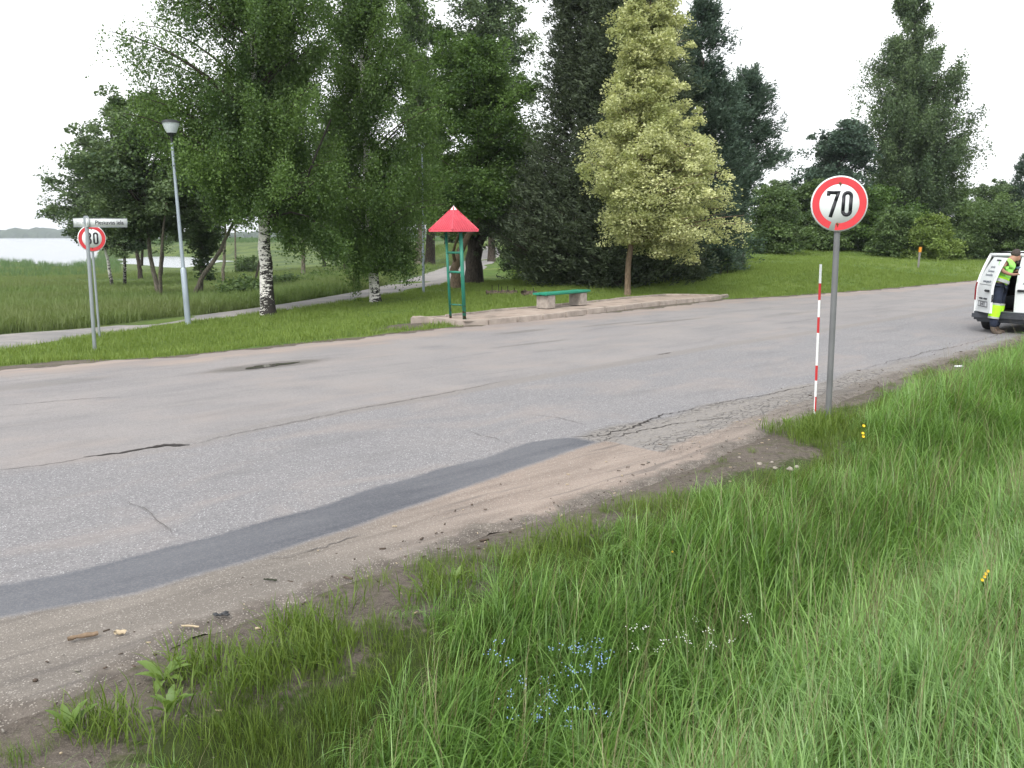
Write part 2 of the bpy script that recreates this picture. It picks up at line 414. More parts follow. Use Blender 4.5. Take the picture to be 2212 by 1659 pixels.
und = sm(L-.22, L+.05, V)*(1-sm(E-.25, E-.02, V))
Z = np.where(V < 5, nearz(X, Y, U, V), far_z(X, Y)*sm(E-.2, E+3.5, V))
Z = Z - .05*und
Z = Z + np.where((V > 16) & (Y > 25), .06*np.sin(X*.8+1.3*np.sin(Y*.5))*np.sin(Y*.6), 0)
def wobble(u, v): return .25*np.sin(u*2.1+np.sin(v*3)) + .18*np.sin(u*4.7+1.1) + .1*np.sin(u*9.3+v*4)
soil = np.where(V < 5, sm(-.45, .35, V-grass_on(U)+wobble(U, V)*.5), 0)
soil = np.maximum(soil, 1.0*inside(plat_poly, X+N2[0]*.4, Y+N2[1]*.4)); soil = np.maximum(soil, (V > 5)*(1-sm(.05, .38, V-E+.18*wobble(U, V))))
for (px, py, ra, rb) in [(930,702,1.6,.55),(870,712,1.0,.4),(215,772,1.1,.45),(60,795,1.4,.5),(1240,668,.5,.4)]:
    p = at_z(px, py, -.05); pu, pv = to_uv(p[0], p[1])
    soil = np.maximum(soil, 1-sm(.6, 1.25, np.hypot((U-pu)/ra, (V-pv)/rb)+.15*wobble(U*2, V)))
lawn = sm(0, 1.0, V-E)*(1-0)
pathmask = np.zeros(U.shape)
side = np.interp(X.ravel(), _pc[:, 0], _pc[:, 1]).reshape(X.shape)     # beyond the path on the lake side
meadow = (V > 5)*sm(-.5, 1.5, Y-side-1.0)*(X < 3)
g = Geo(); nu, nv = U.shape
i = np.arange(nu-1)[:, None]*nv; j = np.arange(nv-1)[None]
g.add(np.stack([X, Y, Z], -1).reshape(-1, 3), np.stack([i+j, i+nv+j, i+nv+j+1, i+j+1], -1).reshape(-1, 4))

s = N('soil_and_turf'); c0 = s.coord()
so = s.attr('soil'); me_ = s.attr('meadow'); n1 = s.noise(2.2, 6, .6); n2 = s.noise(22, 5, .6); n3 = s.noise(110, 4, .7); n0 = s.noise(.25, 4, .5)
dirt = s.mix(s.rng(n2, .3, .7), (.050,.042,.036), (.125,.106,.090)); dirt = s.mix(s.rng(n3, .5, .75), dirt, (.23,.20,.17))
peb = s.vor(60); dirt = s.mix(s.rng(peb, .16, .08), dirt, s.mix(n2, (.10,.09,.08), (.36,.33,.30)))
mossn = s.noise(5, 6, .65); dirt = s.mix(s.math('MULTIPLY', s.rng(mossn, .50, .64), .6), dirt, (.060,.075,.022))
dirt = s.mix(s.math('MULTIPLY', s.rng(s.noise(.9, 5, .6), .5, .7), .6), dirt, (.165,.140,.120))
turf = s.mix(s.rng(n1, .35, .65), (.062,.110,.024), (.110,.170,.042)); turf = s.mix(s.rng(n3, .35, .7), s.mix(.45, turf, (.03,.06,.01)), turf)
turf = s.mix(s.rng(n0, .45, .62), turf, (.125,.17,.045))
mead = s.mix(s.rng(n1, .35, .65), (.060,.100,.026), (.125,.155,.050)); mead = s.mix(s.rng(n0, .42, .6), mead, (.055,.085,.030))
grn = s.mix(me_, turf, mead); grn = s.mix(s.attr('bank'), grn, s.mix(n2, (.030,.038,.014), (.060,.085,.024)))
k = s.rng(s.math('ADD', so, s.math('MULTIPLY', s.math('SUBTRACT', n2, .5), .9)), .40, .62)
colr = s.mix(k, grn, dirt)
M['ground'] = s.pbr(colr, .95, 0, .15, s.bump(s.math('ADD', s.math('MULTIPLY', n2, .6), s.math('MULTIPLY', n3, .4)), .8, .03))
ground = g.build('ground', M['ground'], smooth=True)
tag(ground, 'soil verge and turf of the park sloping down to the lake', 'ground', kind='structure')
for nm, ar in (('soil', soil), ('meadow', meadow), ('bank', (V < 5)*1.0)):
    a = ground.data.attributes.new(nm, 'FLOAT', 'POINT'); a.data.foreach_set('value', ar.ravel().astype(np.float32))

# ------------------------------------------------------------------ road
ur = np.concatenate([np.arange(-60, -14, 1.0), np.arange(-14, 26, .07), np.arange(26, 60, .2), np.geomspace(60, 900, 60)])
sr = np.linspace(0, 1, 230)
U, S = np.meshgrid(ur, sr, indexing='ij')
Lr = lip(U)-.10+.05*np.sin(U*5.1)+.03*np.sin(U*13)+.02*np.sin(U*31); Er = far_edge(U)+.10*np.sin(U*3.3)+.06*np.sin(U*8.1+1)+.03*np.sin(U*21)
V = Lr+S*(Er-Lr); X, Y = to_xy(U, V)
seamv, tt, tb, ct = seam(U), tar_top(U), tar_bot(U), crk_top(U)
u1 = to_uv(*at_z(1290, 948, 0)[:2])[0]; u2 = to_uv(*at_z(1700, 850, 0)[:2])[0]
w1 = 1-sm(u1-.35, u1+.1, U)
tar = np.minimum(V-tb+.1, tt+.035*np.sin(U*2.6)+.02*np.sin(U*6.1+1)-V)/.10
tar = np.clip(tar*.5+.5, 0, 1)*w1; tarlow = sm(-.10, .34, V-tb)
tar = np.minimum(tar, tarlow*1.3)
bot = np.where(U < u1, tb, Lr+.32*(ct-Lr))
sand = 1-sm(-.05, .22, V-bot)
craze = (1-w1)*sm(-.06, .12, ct+.08*np.sin(U*3.1)-V)*(1-sm(.0, .25, bot-V))*(1-sm(u2+2, u2+9, U))
fringe = 1-sm(.2, 1.9, Er-V+.5*wobble(U*.7, V))
lipm = 1-sm(.02, .42, V-Lr+.10*wobble(U*1.7, V)); lane = sm(-.25, .12, V-seamv+.1*wobble(U*.6, V)); band = sm(-.42, -.30, V-seamv)*(1-sm(-.03, .02, V-seamv))*(sm(-12, -4, U))
def blob(px, py, ra, rb, z=0):
    p = at_z(px, py, z); pu, pv = to_uv(p[0], p[1]); return pu, pv, np.hypot((U-pu)/ra, (V-pv)/rb)
damp = np.zeros(U.shape)
PUD = None
for k_, (px, py, ra, rb) in enumerate([(580,789,1.45,.42),(1120,790,.01,.01),(1455,693,2.2,.16),(1320,700,1.6,.12),(1130,716,1.1,.22),(40,835,1.6,.35),(1710,678,2.2,.15),(1150,742,1.5,.12)]):
    pu, pv, d = blob(px, py, ra, rb)
    if k_ == 0: PUD = (pu, pv)
    damp = np.maximum(damp, (1-sm(.55, 1.05, d+.12*wobble(U*3, V*3)))*(1 if k_ == 0 else .65))
Zr = 0*U + .004*np.sin(U*.9)*np.sin(V*1.3) - .030*(1-sm(0, .14, V-Lr)) + nearz(X, Y, U, V)*(V < 2) - .03*sm(.992, 1, S)
Zr -= .012*np.exp(-(np.hypot((U-PUD[0])/1.1, (V-PUD[1])/.35)**2))
Zr -= .010*sand*(.5+.5*np.sin(U*7+V*3))
g = Geo(); nu, nv = U.shape; i = np.arange(nu-1)[:, None]*nv; j = np.arange(nv-1)[None]
g.add(np.stack([X, Y, Zr], -1).reshape(-1, 3), np.stack([i+j, i+nv+j, i+nv+j+1, i+j+1], -1).reshape(-1, 4))
s = N('worn_asphalt')
rot = s.n('ShaderNodeMapping'); rot.inputs['Rotation'].default_value = (0, 0, -ANG); s.t.links.new(s.coord(), rot.inputs[0]); uvw = rot.outputs[0]
st = s.mapv((.18, 1.3, 1), uvw)                       # streaks along the driving direction
nst = s.noise(1.6, 5, .55, .4, st); nl = s.noise(.7, 5, .5); nm_ = s.noise(9, 5, .6); nf = s.noise(75, 3, .7); ng = s.noise(190, 2, .7)
sand, tar_, craze_, fr_, ln_, bd_, dp_ = [s.attr(a) for a in ('sand', 'tar', 'craze', 'fringe', 'lane', 'seam', 'damp')]
ag = s.vor(85, 'F1', 'Color'); agb = s.n('ShaderNodeSeparateXYZ'); s.t.links.new(ag, agb.inputs[0])
agd = s.vor(85)
base = s.mix(s.rng(nst, .35, .66), (.142,.134,.134), (.200,.186,.184))
base = s.mix(s.rng(nl, .4, .65), base, (.225,.205,.195))
grain = s.mix(s.rng(agb.outputs[0], 0, 1), (.100,.100,.105), (.34,.33,.33))
low = s.mix(.50, s.mix(.45, base, (.165,.165,.178)), grain); spark = s.math('MULTIPLY', s.rng(agb.outputs[1], .86, .93), s.rng(agd, .55, .35))
low = s.mix(s.math('MULTIPLY', spark, .7), low, (.62,.62,.62))
upper = s.mix(.26, s.mix(.3, base, (.225,.214,.220)), grain)
col = s.mix(ln_, s.mix(.22, low, (.10,.10,.115)), upper)
worn = s.noise(.9, 6, .6, .8, s.mapv((.5, 1.1, 1), uvw, (7, 3, 0))); col = s.mix(s.math('MULTIPLY', s.rng(worn, .50, .68), .45), col, (.255,.222,.205))
wet = s.noise(1.3, 6, .62, .5, s.mapv((.28, 1.5, 1), uvw, (2, 9, 0))); col = s.mix(s.math('MULTIPLY', s.rng(wet, .56, .72), .42), col, (.115,.112,.115))
col = s.mix(s.math('MULTIPLY', bd_, .55), col, s.mix(nm_, (.150,.140,.132), (.225,.200,.182)))
frc = s.mix(s.rng(nst, .35, .6), (.29,.235,.200), (.215,.185,.172))
col = s.mix(s.math('MULTIPLY', s.rng(s.math('ADD', fr_, s.math('MULTIPLY', s.math('SUBTRACT', nm_, .5), .7)), .25, .85), .85), col, frc)
# crazed, broken strip
cv = s.mapv((1.0, 2.3, 1), uvw); nzv = s.noise(3, 4, .6, 0, cv, col=True); wv = s.n('ShaderNodeVectorMath', operation='MULTIPLY_ADD')
s.t.links.new(nzv, wv.inputs[0]); wv.inputs[1].default_value = (.35, .35, 0); s.t.links.new(cv, wv.inputs[2])
ce = s.vor(6.0, 'DISTANCE_TO_EDGE', 'Distance', wv.outputs[0]); ce2 = s.vor(14.0, 'DISTANCE_TO_EDGE', 'Distance', wv.outputs[0])
crk = s.math('MAXIMUM', s.math('MULTIPLY', s.rng(ce, .055, .015), s.rng(nst, .40, .52)), s.math('MULTIPLY', s.rng(ce2, .06, .015), s.rng(nm_, .50, .60)))
col = s.mix(craze_, col, s.mix(s.rng(nm_, .35, .65), (.165,.155,.15), (.255,.235,.215)))
col = s.mix(s.math('MULTIPLY', s.math('MULTIPLY', crk, craze_), .75), col, (.045,.042,.040))
# gravelly sand washed over the edge
nsg = s.noise(3.0, 6, .6, .5, st); gv = s.vor(140); gvc = s.vor(140, 'F1', 'Color')
sep = s.n('ShaderNodeSeparateXYZ'); s.t.links.new(gvc, sep.inputs[0])
xpos = s.n('ShaderNodeSeparateXYZ'); s.t.links.new(uvw, xpos.inputs[0])
warm = s.math('MULTIPLY', s.rng(xpos.outputs[0], 3.2, 5.2), s.rng(xpos.outputs[0], 11.5, 8.0)); edg = s.attr('edge')
sandc = s.mix(warm, s.mix(s.rng(nsg, .35, .65), (.135,.120,.106), (.205,.182,.160)), s.mix(s.rng(nsg, .35, .62), (.190,.150,.126), (.285,.232,.197)))
sandc = s.mix(s.math('MULTIPLY', s.rng(sep.outputs[0], .0, 1.0), .62), sandc, s.mix(.5, sandc, (.06,.055,.05)))
sandc = s.mix(s.math('MULTIPLY', s.rng(sep.outputs[1], .9, .96), .7), sandc, (.36,.33,.30))
ks = s.rng(s.math('ADD', sand, s.math('MULTIPLY', s.math('SUBTRACT', s.math('ADD', s.math('MULTIPLY', nm_, .5), s.math('MULTIPLY', nf, .5)), .5), 1.1)), .30, .72)
col = s.mix(ks, col, sandc)
streak = s.math('MULTIPLY', s.rng(s.noise(2.1, 5, .6, .3, s.mapv((.22, 3.2, 1), uvw)), .56, .66), sand)
col = s.mix(s.math('MULTIPLY', streak, .6), col, (.085,.075,.07))
# fresh tar band: dark and smooth, dusty along its lower side
tcol = s.mix(s.rng(s.noise(2.0, 6, .6, .5, st), .35, .65), (.058,.062,.076), (.105,.108,.120)); tcol = s.mix(s.math('MULTIPLY', s.rng(agb.outputs[0], .45, 1.0), .26), tcol, (.22,.21,.21))
soilc = s.mix(s.rng(nm_, .3, .7), (.060,.050,.043), (.150,.130,.112))
soilc = s.mix(s.math('MULTIPLY', s.rng(sep.outputs[1], .88, .95), .6), soilc, (.36,.33,.29))
col = s.mix(s.rng(s.math('ADD', edg, s.math('MULTIPLY', s.math('SUBTRACT', nm_, .5), 1.1)), .45, .80), col, soilc)
kt = s.rng(s.math('ADD', tar_, s.math('MULTIPLY', s.math('SUBTRACT', s.math('ADD', s.math('MULTIPLY', nm_, .5), s.math('MULTIPLY', nf, .5)), .5), .9)), .34, .66)
kt = s.math('MULTIPLY', kt, s.math('SUBTRACT', 1.0, s.math('MULTIPLY', ks, .9)))
col = s.mix(kt, col, tcol)
col = s.mix(s.math('MULTIPLY', dp_, .72), col, s.mix(nm_, (.085,.078,.071), (.130,.116,.104)))
rough = s.mix(dp_, s.mix(kt, (.86,.86,.86), (.62,.62,.62)), (.45,.45,.45))
h = s.math('ADD', s.math('MULTIPLY', agd, s.math('SUBTRACT', .5, s.math('MULTIPLY', kt, .4))), s.math('MULTIPLY', nf, .5))
h = s.math('SUBTRACT', h, s.math('MULTIPLY', s.math('MULTIPLY', crk, craze_), 2.0))
M['road'] = s.pbr(col, rough, 0, .35, s.bump(h, .8, .008))
s = N('asphalt_crack'); M['crack'] = s.pbr((.048,.044,.042), .95, 0, .1)
s = N('fine_crack'); M['fine_crack'] = s.pbr((.115,.108,.105), .95, 0, .1)
def crack(g, pts, w, jig=.04, seed=1, z=.006):
    r = np.random.default_rng(seed); a = np.array([at_z(x, y, 0)[:2] for x, y in pts])
    n = max(12, int(np.sum(np.linalg.norm(np.diff(a, axis=0), axis=1))/.05)); a = resamp(a, n)
    T = np.gradient(a, axis=0); T /= np.linalg.norm(T, axis=1)[:, None]; Q = np.stack([-T[:, 1], T[:, 0]], 1)
    off = np.cumsum(r.normal(0, jig*.35, n)); off -= np.linspace(off[0], off[-1], n); off += r.normal(0, jig*.25, n)
    a = a+Q*off[:, None]; ww = w*(.35+.9*r.random(n))*np.sin(np.linspace(.08, math.pi-.08, n))**.5
    l = a+Q*ww[:, None]/2; rr = a-Q*ww[:, None]/2
    v = np.concatenate([np.c_[l, np.full(n, z)], np.c_[rr, np.full(n, z)]])
    g.add(v, [(i, i+1, n+i+1, n+i) for i in range(n-1)])
g.mi = 1
crack(g, [(180,989),(250,981),(330,968),(380,960)], .055, .03, 1, .010)
crack(g, [(330,966),(385,963),(410,962)], .10, .03, 12, .012)
crack(g, [(1420,766),(1450,762)], .04, .02, 2)
crack(g, [(1235,944),(1290,938),(1340,926),(1400,908),(1450,893),(1500,881)], .030, .05, 3)
crack(g, [(1500,880),(1570,868),(1640,855),(1700,842),(1790,825)], .016, .04, 4)
crack(g, [(1290,952),(1380,937),(1450,921),(1560,902)], .02, .06, 5)
g.mi = 2
crack(g, [(270,1082),(310,1098),(345,1128),(372,1152)], .010, .012, 6)
crack(g, [(1120,893),(1200,902),(1270,920)], .010, .012, 7)
crack(g, [(1010,930),(1070,945),(1100,958)], .010, .03, 8)
crack(g, [(0,1016),(90,1006),(180,990)], .02, .02, 9)
crack(g, [(410,962),(560,925),(700,898),(880,862),(1100,822)], .018, .03, 10)
crack(g, [(0,878),(120,868),(260,858)], .02, .03, 11)
crack(g, [(1860,798),(1980,770),(2100,740),(2180,715)], .025, .04, 13)
crack(g, [(560,1210),(700,1178),(800,1150)], .012, .03, 14)
road = g.build('road', [M['road'], M['crack'], M['fine_crack']], smooth=True)
tag(road, 'worn two lane asphalt road with sandy shoulder and dark tar band', 'road', kind='structure')
nR = U.size; nT = len(road.data.vertices)
for nme, ar in (('sand', np.where(True, 1-sm(-.05, .22, V-bot), 0)), ('tar', tar), ('craze', craze), ('fringe', fringe), ('lane', lane), ('seam', band), ('damp', damp), ('edge', lipm)):
    a = road.data.attributes.new(nme, 'FLOAT', 'POINT'); q = np.zeros(nT, np.float32); q[:nR] = ar.ravel(); a.data.foreach_set('value', q)

# puddle lying in the damp hollow
g = Geo(); n = 64; an = np.linspace(0, 2*math.pi, n, endpoint=False)
rr = 1+.22*np.sin(an*2+.6)+.14*np.sin(an*3+2)+.08*np.sin(an*7)
uu = PUD[0]+.03+.46*rr*np.cos(an); vv = PUD[1]-.01+.15*rr*np.sin(an); xx, yy = to_xy(uu, vv)
zz = np.full(n, -.003)
g.add(np.concatenate([[[*to_xy(PUD[0]+.03, PUD[1]-.01), -.003]], np.c_[xx, yy, zz]]), [(0, 1+i, 1+(i+1) % n) for i in range(n)])
s = N('puddle_water'); M['puddle'] = s.pbr((.085,.078,.072), .06, 0, 1.0, s.bump(s.noise(3, 3), .05, .01))
tag(g.build('puddle', M['puddle']), 'small rain puddle shining in a damp hollow of the asphalt', 'puddle', kind='structure')

# ------------------------------------------------------------------ footpath
zc = lambda a, o=.035: np.array([float(zg(x, y)) for x, y in a])+o
n = 140; cols = 9; vv = []
for k in range(n):
    for q in range(cols):
        t = q/(cols-1); p = PNr[k]*(1-t)+PFr[k]*t
        if q in (0, cols-1): p = p+rng.normal(0, .04, 2)
        vv.append((p[0], p[1], float(zg(p[0], p[1]))+(.04 if 0 < q < cols-1 else -.01)))
g = Geo(); i = np.arange(n-1)[:, None]*cols; j = np.arange(cols-1)[None]
g.add(vv, np.stack([i+j, i+cols+j, i+cols+j+1, i+j+1], -1).reshape(-1, 4))
s = N('path_asphalt'); f = s.noise(1.1, 6, .6); f2 = s.noise(30, 4, .6)
c = s.mix(s.rng(f, .35, .65), (.20,.195,.195), (.30,.28,.265)); c = s.mix(s.rng(f2, .35, .7), s.mix(.25, c, (.1,.1,.1)), c)
M['path'] = s.pbr(c, .9, 0, .2, s.bump(f2, .5, .01))
tag(g.build('path', M['path'], smooth=True), 'grey asphalt footpath curving between the birches and uphill', 'path', kind='structure')

# ------------------------------------------------------------------ bus stop platform with kerb
g = Geo(); n = 40; cen = []
ins = fr+(bk-fr)/np.maximum(np.linalg.norm(bk-fr, axis=1)[:, None], .3)*.15
ins2 = bk+(fr-bk)/np.maximum(np.linalg.norm(bk-fr, axis=1)[:, None], .3)*.07
rows = [ins*(1-t)+ins2*t for t in np.linspace(0, 1, 8)]
vv = []
for k in range(n):
    for q in range(8): vv.append((rows[q][k][0], rows[q][k][1], PLZ-.012+.006*math.sin(k*1.7+q)))
i = np.arange(n-1)[:, None]*8; j = np.arange(7)[None]
g.add(vv, np.stack([i+j, i+8+j, i+8+j+1, i+j+1], -1).reshape(-1, 4))
s = N('paving_slabs'); mp = s.n('ShaderNodeMapping'); mp.inputs['Rotation'].default_value = (0, 0, -ANG); s.t.links.new(s.coord(), mp.inputs[0])
br = s.n('ShaderNodeTexBrick'); br.inputs['Scale'].default_value = 1.0; br.inputs['Brick Width'].default_value = .5; br.inputs['Row Height'].default_value = .5
br.offset = 0; br.inputs['Mortar Size'].default_value = .012; s.t.links.new(mp.outputs[0], br.inputs['Vector'])
f = s.noise(2.5, 6, .6); c = s.mix(s.rng(f, .3, .7), (.27,.215,.18), (.36,.30,.255)); c = s.mix(s.math('MULTIPLY', br.outputs['Fac'], .55), c, (.12,.10,.085))
c = s.mix(s.rng(s.noise(1.2, 5, .6), .55, .68), c, (.16,.135,.115))
M['paving'] = s.pbr(c, .95, 0, .2, s.bump(f, .3, .01))
tag(g.build('pavement', M['paving'], smooth=True), 'raised slab pavement of the bus stop along the road', 'pavement', kind='structure')
g = Geo(); fl = np.concatenate([[0], np.cumsum(np.linalg.norm(np.diff(front, axis=0), axis=1))])
k = 0; step = 1.0; d = 0.15
def pt_on(a, fl, d): return np.array([np.interp(d, fl, a[:, 0]), np.interp(d, fl, a[:, 1])])
while d < fl[-1]-.3:
    p0, p1 = pt_on(front, fl, d), pt_on(front, fl, min(d+step-.018, fl[-1])); m = (p0+p1)/2; t = p1-p0; L_ = np.linalg.norm(t)-.012
    nn = np.array([-t[1], t[0]])/L_
    dz = rng.normal(0, .006); sl = sm(0, .8, d)*.5+.5
    g.box((m[0]+nn[0]*.075, m[1]+nn[1]*.075, (PLZ+.01)/2-.05+dz-(.05*(1-sl))), (L_, .15+rng.normal(0, .004), PLZ+.11), math.atan2(t[1], t[0])+rng.normal(0, .006), bev=.018)
    d += step
bl = np.concatenate([[0], np.cumsum(np.linalg.norm(np.diff(back, axis=0), axis=1))]); d = 0
while d < bl[-1]-.2:
    p0, p1 = pt_on(back, bl, d), pt_on(back, bl, min(d+.985, bl[-1])); m = (p0+p1)/2; t = p1-p0
    g.box((m[0], m[1], PLZ/2-.03+rng.normal(0, .008)), (np.linalg.norm(t), .07, PLZ+.13), math.atan2(t[1], t[0])+rng.normal(0, .012), bev=.01)
    d += 1.0
tag(g.build('kerb', M['kerb'], auto=40), 'weathered concrete kerb stones edging the bus stop platform', 'kerb', kind='structure')

# ------------------------------------------------------------------ lake, far shore
g = Geo(); nx, ny = 60, 80
ys = np.geomspace(60, 6000, ny); th = np.linspace(-.95, .75, nx); vv = [(t*y, y, -2.8) for y in ys for t in th]
i = np.arange(ny-1)[:, None]*nx; j = np.arange(nx-1)[None]
g.add(vv, np.stack([i+j, i+j+1, i+nx+j+1, i+nx+j], -1).reshape(-1, 4))
s = N('lake_water'); f = s.noise(1.3, 4, .6, 0, s.mapv((.5, 1.2, 1)))
f2 = s.noise(.02, 4, .5, 0, s.mapv((.3, 2.5, 1)))
M['lake'] = s.pbr(s.mix(f2, (.10,.12,.14), (.16,.18,.20)), .22, 0, 1.0, s.bump(f, .35, .25))
tag(g.build('lake', M['lake']), 'pale calm lake reaching to the far wooded shore', 'lake', kind='structure')
g = Geo(); rs = np.random.default_rng(5)
for (y0, x0, x1, h0, hh, dep) in [(2300, -2500, 600, 10, 21, 120), (1500, -560, 900, 5, 13, 80)]:
    n = 520; xs = np.linspace(x0, x1, n); hgt = h0+hh*(.45+.25*np.sin(xs*.004+1)+.15*np.sin(xs*.011))+rs.normal(0, 1.4, n)+2*np.sin(xs*.09)
    hgt = np.maximum(hgt, 3)*np.clip(np.minimum(xs-x0, x1-xs)/120, 0.05, 1)
    prof = [(0, 0), (.02, .55), (.12, .88), (.35, 1.0), (.7, .95), (1, 0)]
    vv = []
    for k in range(n):
        for (a, b) in prof: vv.append((xs[k]+rs.normal(0, 2), y0+a*dep+rs.normal(0, 3), -3+hgt[k]*b*(1+rs.normal(0, .05))))
    m = len(prof); i = np.arange(n-1)[:, None]*m; j = np.arange(m-1)[None]
    g.add(vv, np.stack([i+j, i+m+j, i+m+j+1, i+j+1], -1).reshape(-1, 4))
s = N('far_forest'); f = s.noise(.06, 6, .7)
M['farshore'] = s.pbr(s.mix(s.rng(f, .35, .65), (.028,.045,.026), (.06,.085,.045)), 1.0, 0, .05)
tag(g.build('far_shore_forest', M['farshore']), 'low blue grey wooded shore across the lake', 'forest', kind='stuff')

# ------------------------------------------------------------------ trees and shrubs
LN, LM = 1.35, 1.7
def unit(a): return a/(np.linalg.norm(a, axis=-1, keepdims=True)+1e-9)
def leafq(c, size, r, axis=None, mixa=.0, asp=.62, flat=0.0):
    n = len(c); t = unit(r.normal(0, 1, (n, 3)))
    if flat: 
        t[:, 2] *= 1-flat; t = unit(t); sz = (size*(.6+.8*r.random(n)))[:, None]*.5
        q = unit(np.cross(t, unit(r.normal(0, 1, (n, 3))*(1-flat)+np.array([0, 0, 1.])*flat*1.6)))
        return np.stack([c+t*sz, c+q*sz*asp, c-t*sz, c-q*sz*asp], 1).reshape(-1, 3)
    if axis is not None: t = unit(t*(1-mixa)+axis*mixa)
    q = unit(np.cross(t, r.normal(0, 1, (n, 3)))); sz = (size*(.5+1.0*r.random(n)**1.5))[:, None]*.5
    return np.stack([c+t*sz, c+q*sz*asp, c-t*sz, c-q*sz*asp], 1).reshape(-1, 3)
def addleaves(g, c, size, tint, r, **k):
    n = len(c); v = leafq(c, size, r, **k); g.add(v, np.arange(4*n).reshape(n, 4), np.clip(tint, 0, 1))
def plant(name, label, cat, base, Yd, outline, kind, leaves, size, lmat, bmat, r0=.15, nl=60, seed=1, group=None,
          trunk=None, extra=(), depth=None, start=None, hang=1.0, clear=None, cluster=110, csc=1.0, lump=1.0, zscat=0.0, hole=.0, rise=.45, ysq=1.0, parts=('trunk', 'crown'), fork=None):
    r = np.random.default_rng(seed); b = at_depth(base[0], base[1], Yd); b[2] = float(zg(b[0], b[1]))-.05
    root = empty(name, b, label, cat, group)
    o = sorted(outline); zz, cx, rd = [], [], []
    for py, xl, xr in o:
        a, c = at_depth(xl, py, Yd), at_depth(xr, py, Yd); zz.append(a[2]-b[2]); cx.append((a[0]+c[0])/2-b[0]); rd.append((c[0]-a[0])/2)
    zz, cx, rd = np.array(zz[::-1]), np.array(cx[::-1]), np.array(rd[::-1])
    zlo, zhi = zz[0], zz[-1]
    CX = lambda z: np.interp(z, zz, cx); RD = lambda z: np.interp(z, zz, rd)
    # trunk
    if trunk is None: tp = [(0, 0, 0), (CX(zlo)*.3+.05, .05, max(zlo, .3)*.9), (CX((zlo+zhi)/2)*.6, .0, (zlo+zhi)/2), (CX(zhi), 0, zhi*.97)]
    else: tp = [tuple(at_depth(px, py, Yd)-b) for px, py in trunk]+([(CX(zhi), 0, zhi*.97)] if trunk[-1][1] > o[0][0]+60 else [])
    tp = np.array(tp, float); tp[0] = (0, 0, -.1)
    d = np.concatenate([[0], np.cumsum(np.linalg.norm(np.diff(tp, axis=0), axis=1))]); t = np.linspace(0, d[-1], 26)
    tp = np.stack([np.interp(t, d, tp[:, k]) for k in range(3)], 1)
    kk = np.array([.25, .5, .25])
    for _ in range(3): tp[1:-1] = tp[:-2]*.25+tp[1:-1]*.5+tp[2:]*.25
    tp[3:-1, :2] += r.normal(0, r0*.15, (22, 2))
    fr_ = t/d[-1]; tr = r0*((1-fr_)**.8*.95+.05)*(1+.35*np.exp(-t/(r0*1.6)))
    gb = Geo(); gb.tube(tp, tr, 12 if r0 > .08 else 6, tint=.5)
    def on_trunk(z):
        return np.array([np.interp(z, tp[:, 2], tp[:, k]) for k in range(3)]), float(np.interp(z, tp[:, 2], tr))
    gl = Geo(); w = np.maximum(RD(np.linspace(zlo, zhi, 200)), .05)**(.9 if kind != 'conifer' else .75); w /= w.sum(); zs = np.linspace(zlo, zhi, 200)
    C_, A_, T_ = [], [], []
    nl = int(nl*LN); leaves = int(leaves*LM)
    per = max(20, leaves//nl)
    for k in range(nl):
        zt = float(r.choice(zs, p=w)); ph = r.random()*2*math.pi+k*2.4; rho = r.random()**.45
        if kind == 'conifer': rho = .42+.58*r.random()**.55
        wob = 1+lump*(.15*math.sin(ph*3+zt*1.3)+.12*math.sin(zt*4.1/max(1, zhi/9)+ph*2)+.10*math.sin(ph*5.3+zt*2.7+seed))-.03
        R_ = float(RD(zt))*wob*1.03
        tip = np.array([CX(zt)+R_*rho*math.cos(ph), (depth or 1)*ysq*R_*rho*math.sin(ph), zt])
        if kind == 'conifer': z0 = zt-r.uniform(.0, .42)*R_*rho+r.normal(0, .15)
        else: z0 = zt-rise*R_*rho*1.4
        z0 = min(max(z0, (start if start is not None else max(zlo*.85, .25))), zhi*.93)
        p0, rr0 = on_trunk(z0); L = np.linalg.norm(tip-p0)+.05
        if kind == 'birch': mid = p0*.5+tip*.5+np.array([0, 0, L*.22])
        elif kind == 'conifer': mid = p0*.45+tip*.55+np.array([0, 0, -L*.10])
        else: mid = p0*.5+tip*.5+np.array([0, 0, L*.08])+r.normal(0, L*.05, 3)
        ts = np.linspace(0, 1, 7)[:, None]; cur = p0*(1-ts)**2+2*mid*ts*(1-ts)+tip*ts**2
        lr = min(rr0*.5, .008+.010*L); gb.mi = 1
        gb.tube(cur, lr*(1-.85*ts[:, 0]), 5, cap=False)
        def pos(t):
            t = np.asarray(t)[:, None]; return p0*(1-t)**2+2*mid*t*(1-t)+tip*t**2
        ctint = .45+.30*r.normal()*.6
        if kind == 'birch':
            ns = max(5, per//26); ta = .25+.78*r.random(ns)**.8; an = pos(ta)+r.normal(0, .10*min(1.2, L*.3)+.04, (ns, 3))
            n = per//ns; sl = (r.uniform(.25, 1.0, ns)*min(2.2, .5+RD(zt)*.38))*hang; f = r.random((ns, n))
            sway = r.normal(0, .16, (ns, 1, 2))
            q = np.repeat(an[:, None], n, 1); q[..., 2] -= f*sl[:, None]; q[..., :2] += sway*f[..., None]**1.5*sl[:, None, None]
            q += r.normal(0, .075+size*.4, q.shape); C_.append(q.reshape(-1, 3)); A_.append(np.tile([0, 0, -1.], (ns*n, 1)))
            T_.append((ctint+r.normal(0, .18, (ns, 1))+r.normal(0, .18, (ns, n))).ravel())
        elif kind == 'conifer':
            side = unit(np.cross(tip-p0, [0, 0, 1.])); dirv = unit(tip-p0)
            ns = max(10, per//16); ta = .18+.84*r.random(ns)**.75; sg = r.choice([-1, 1], ns)
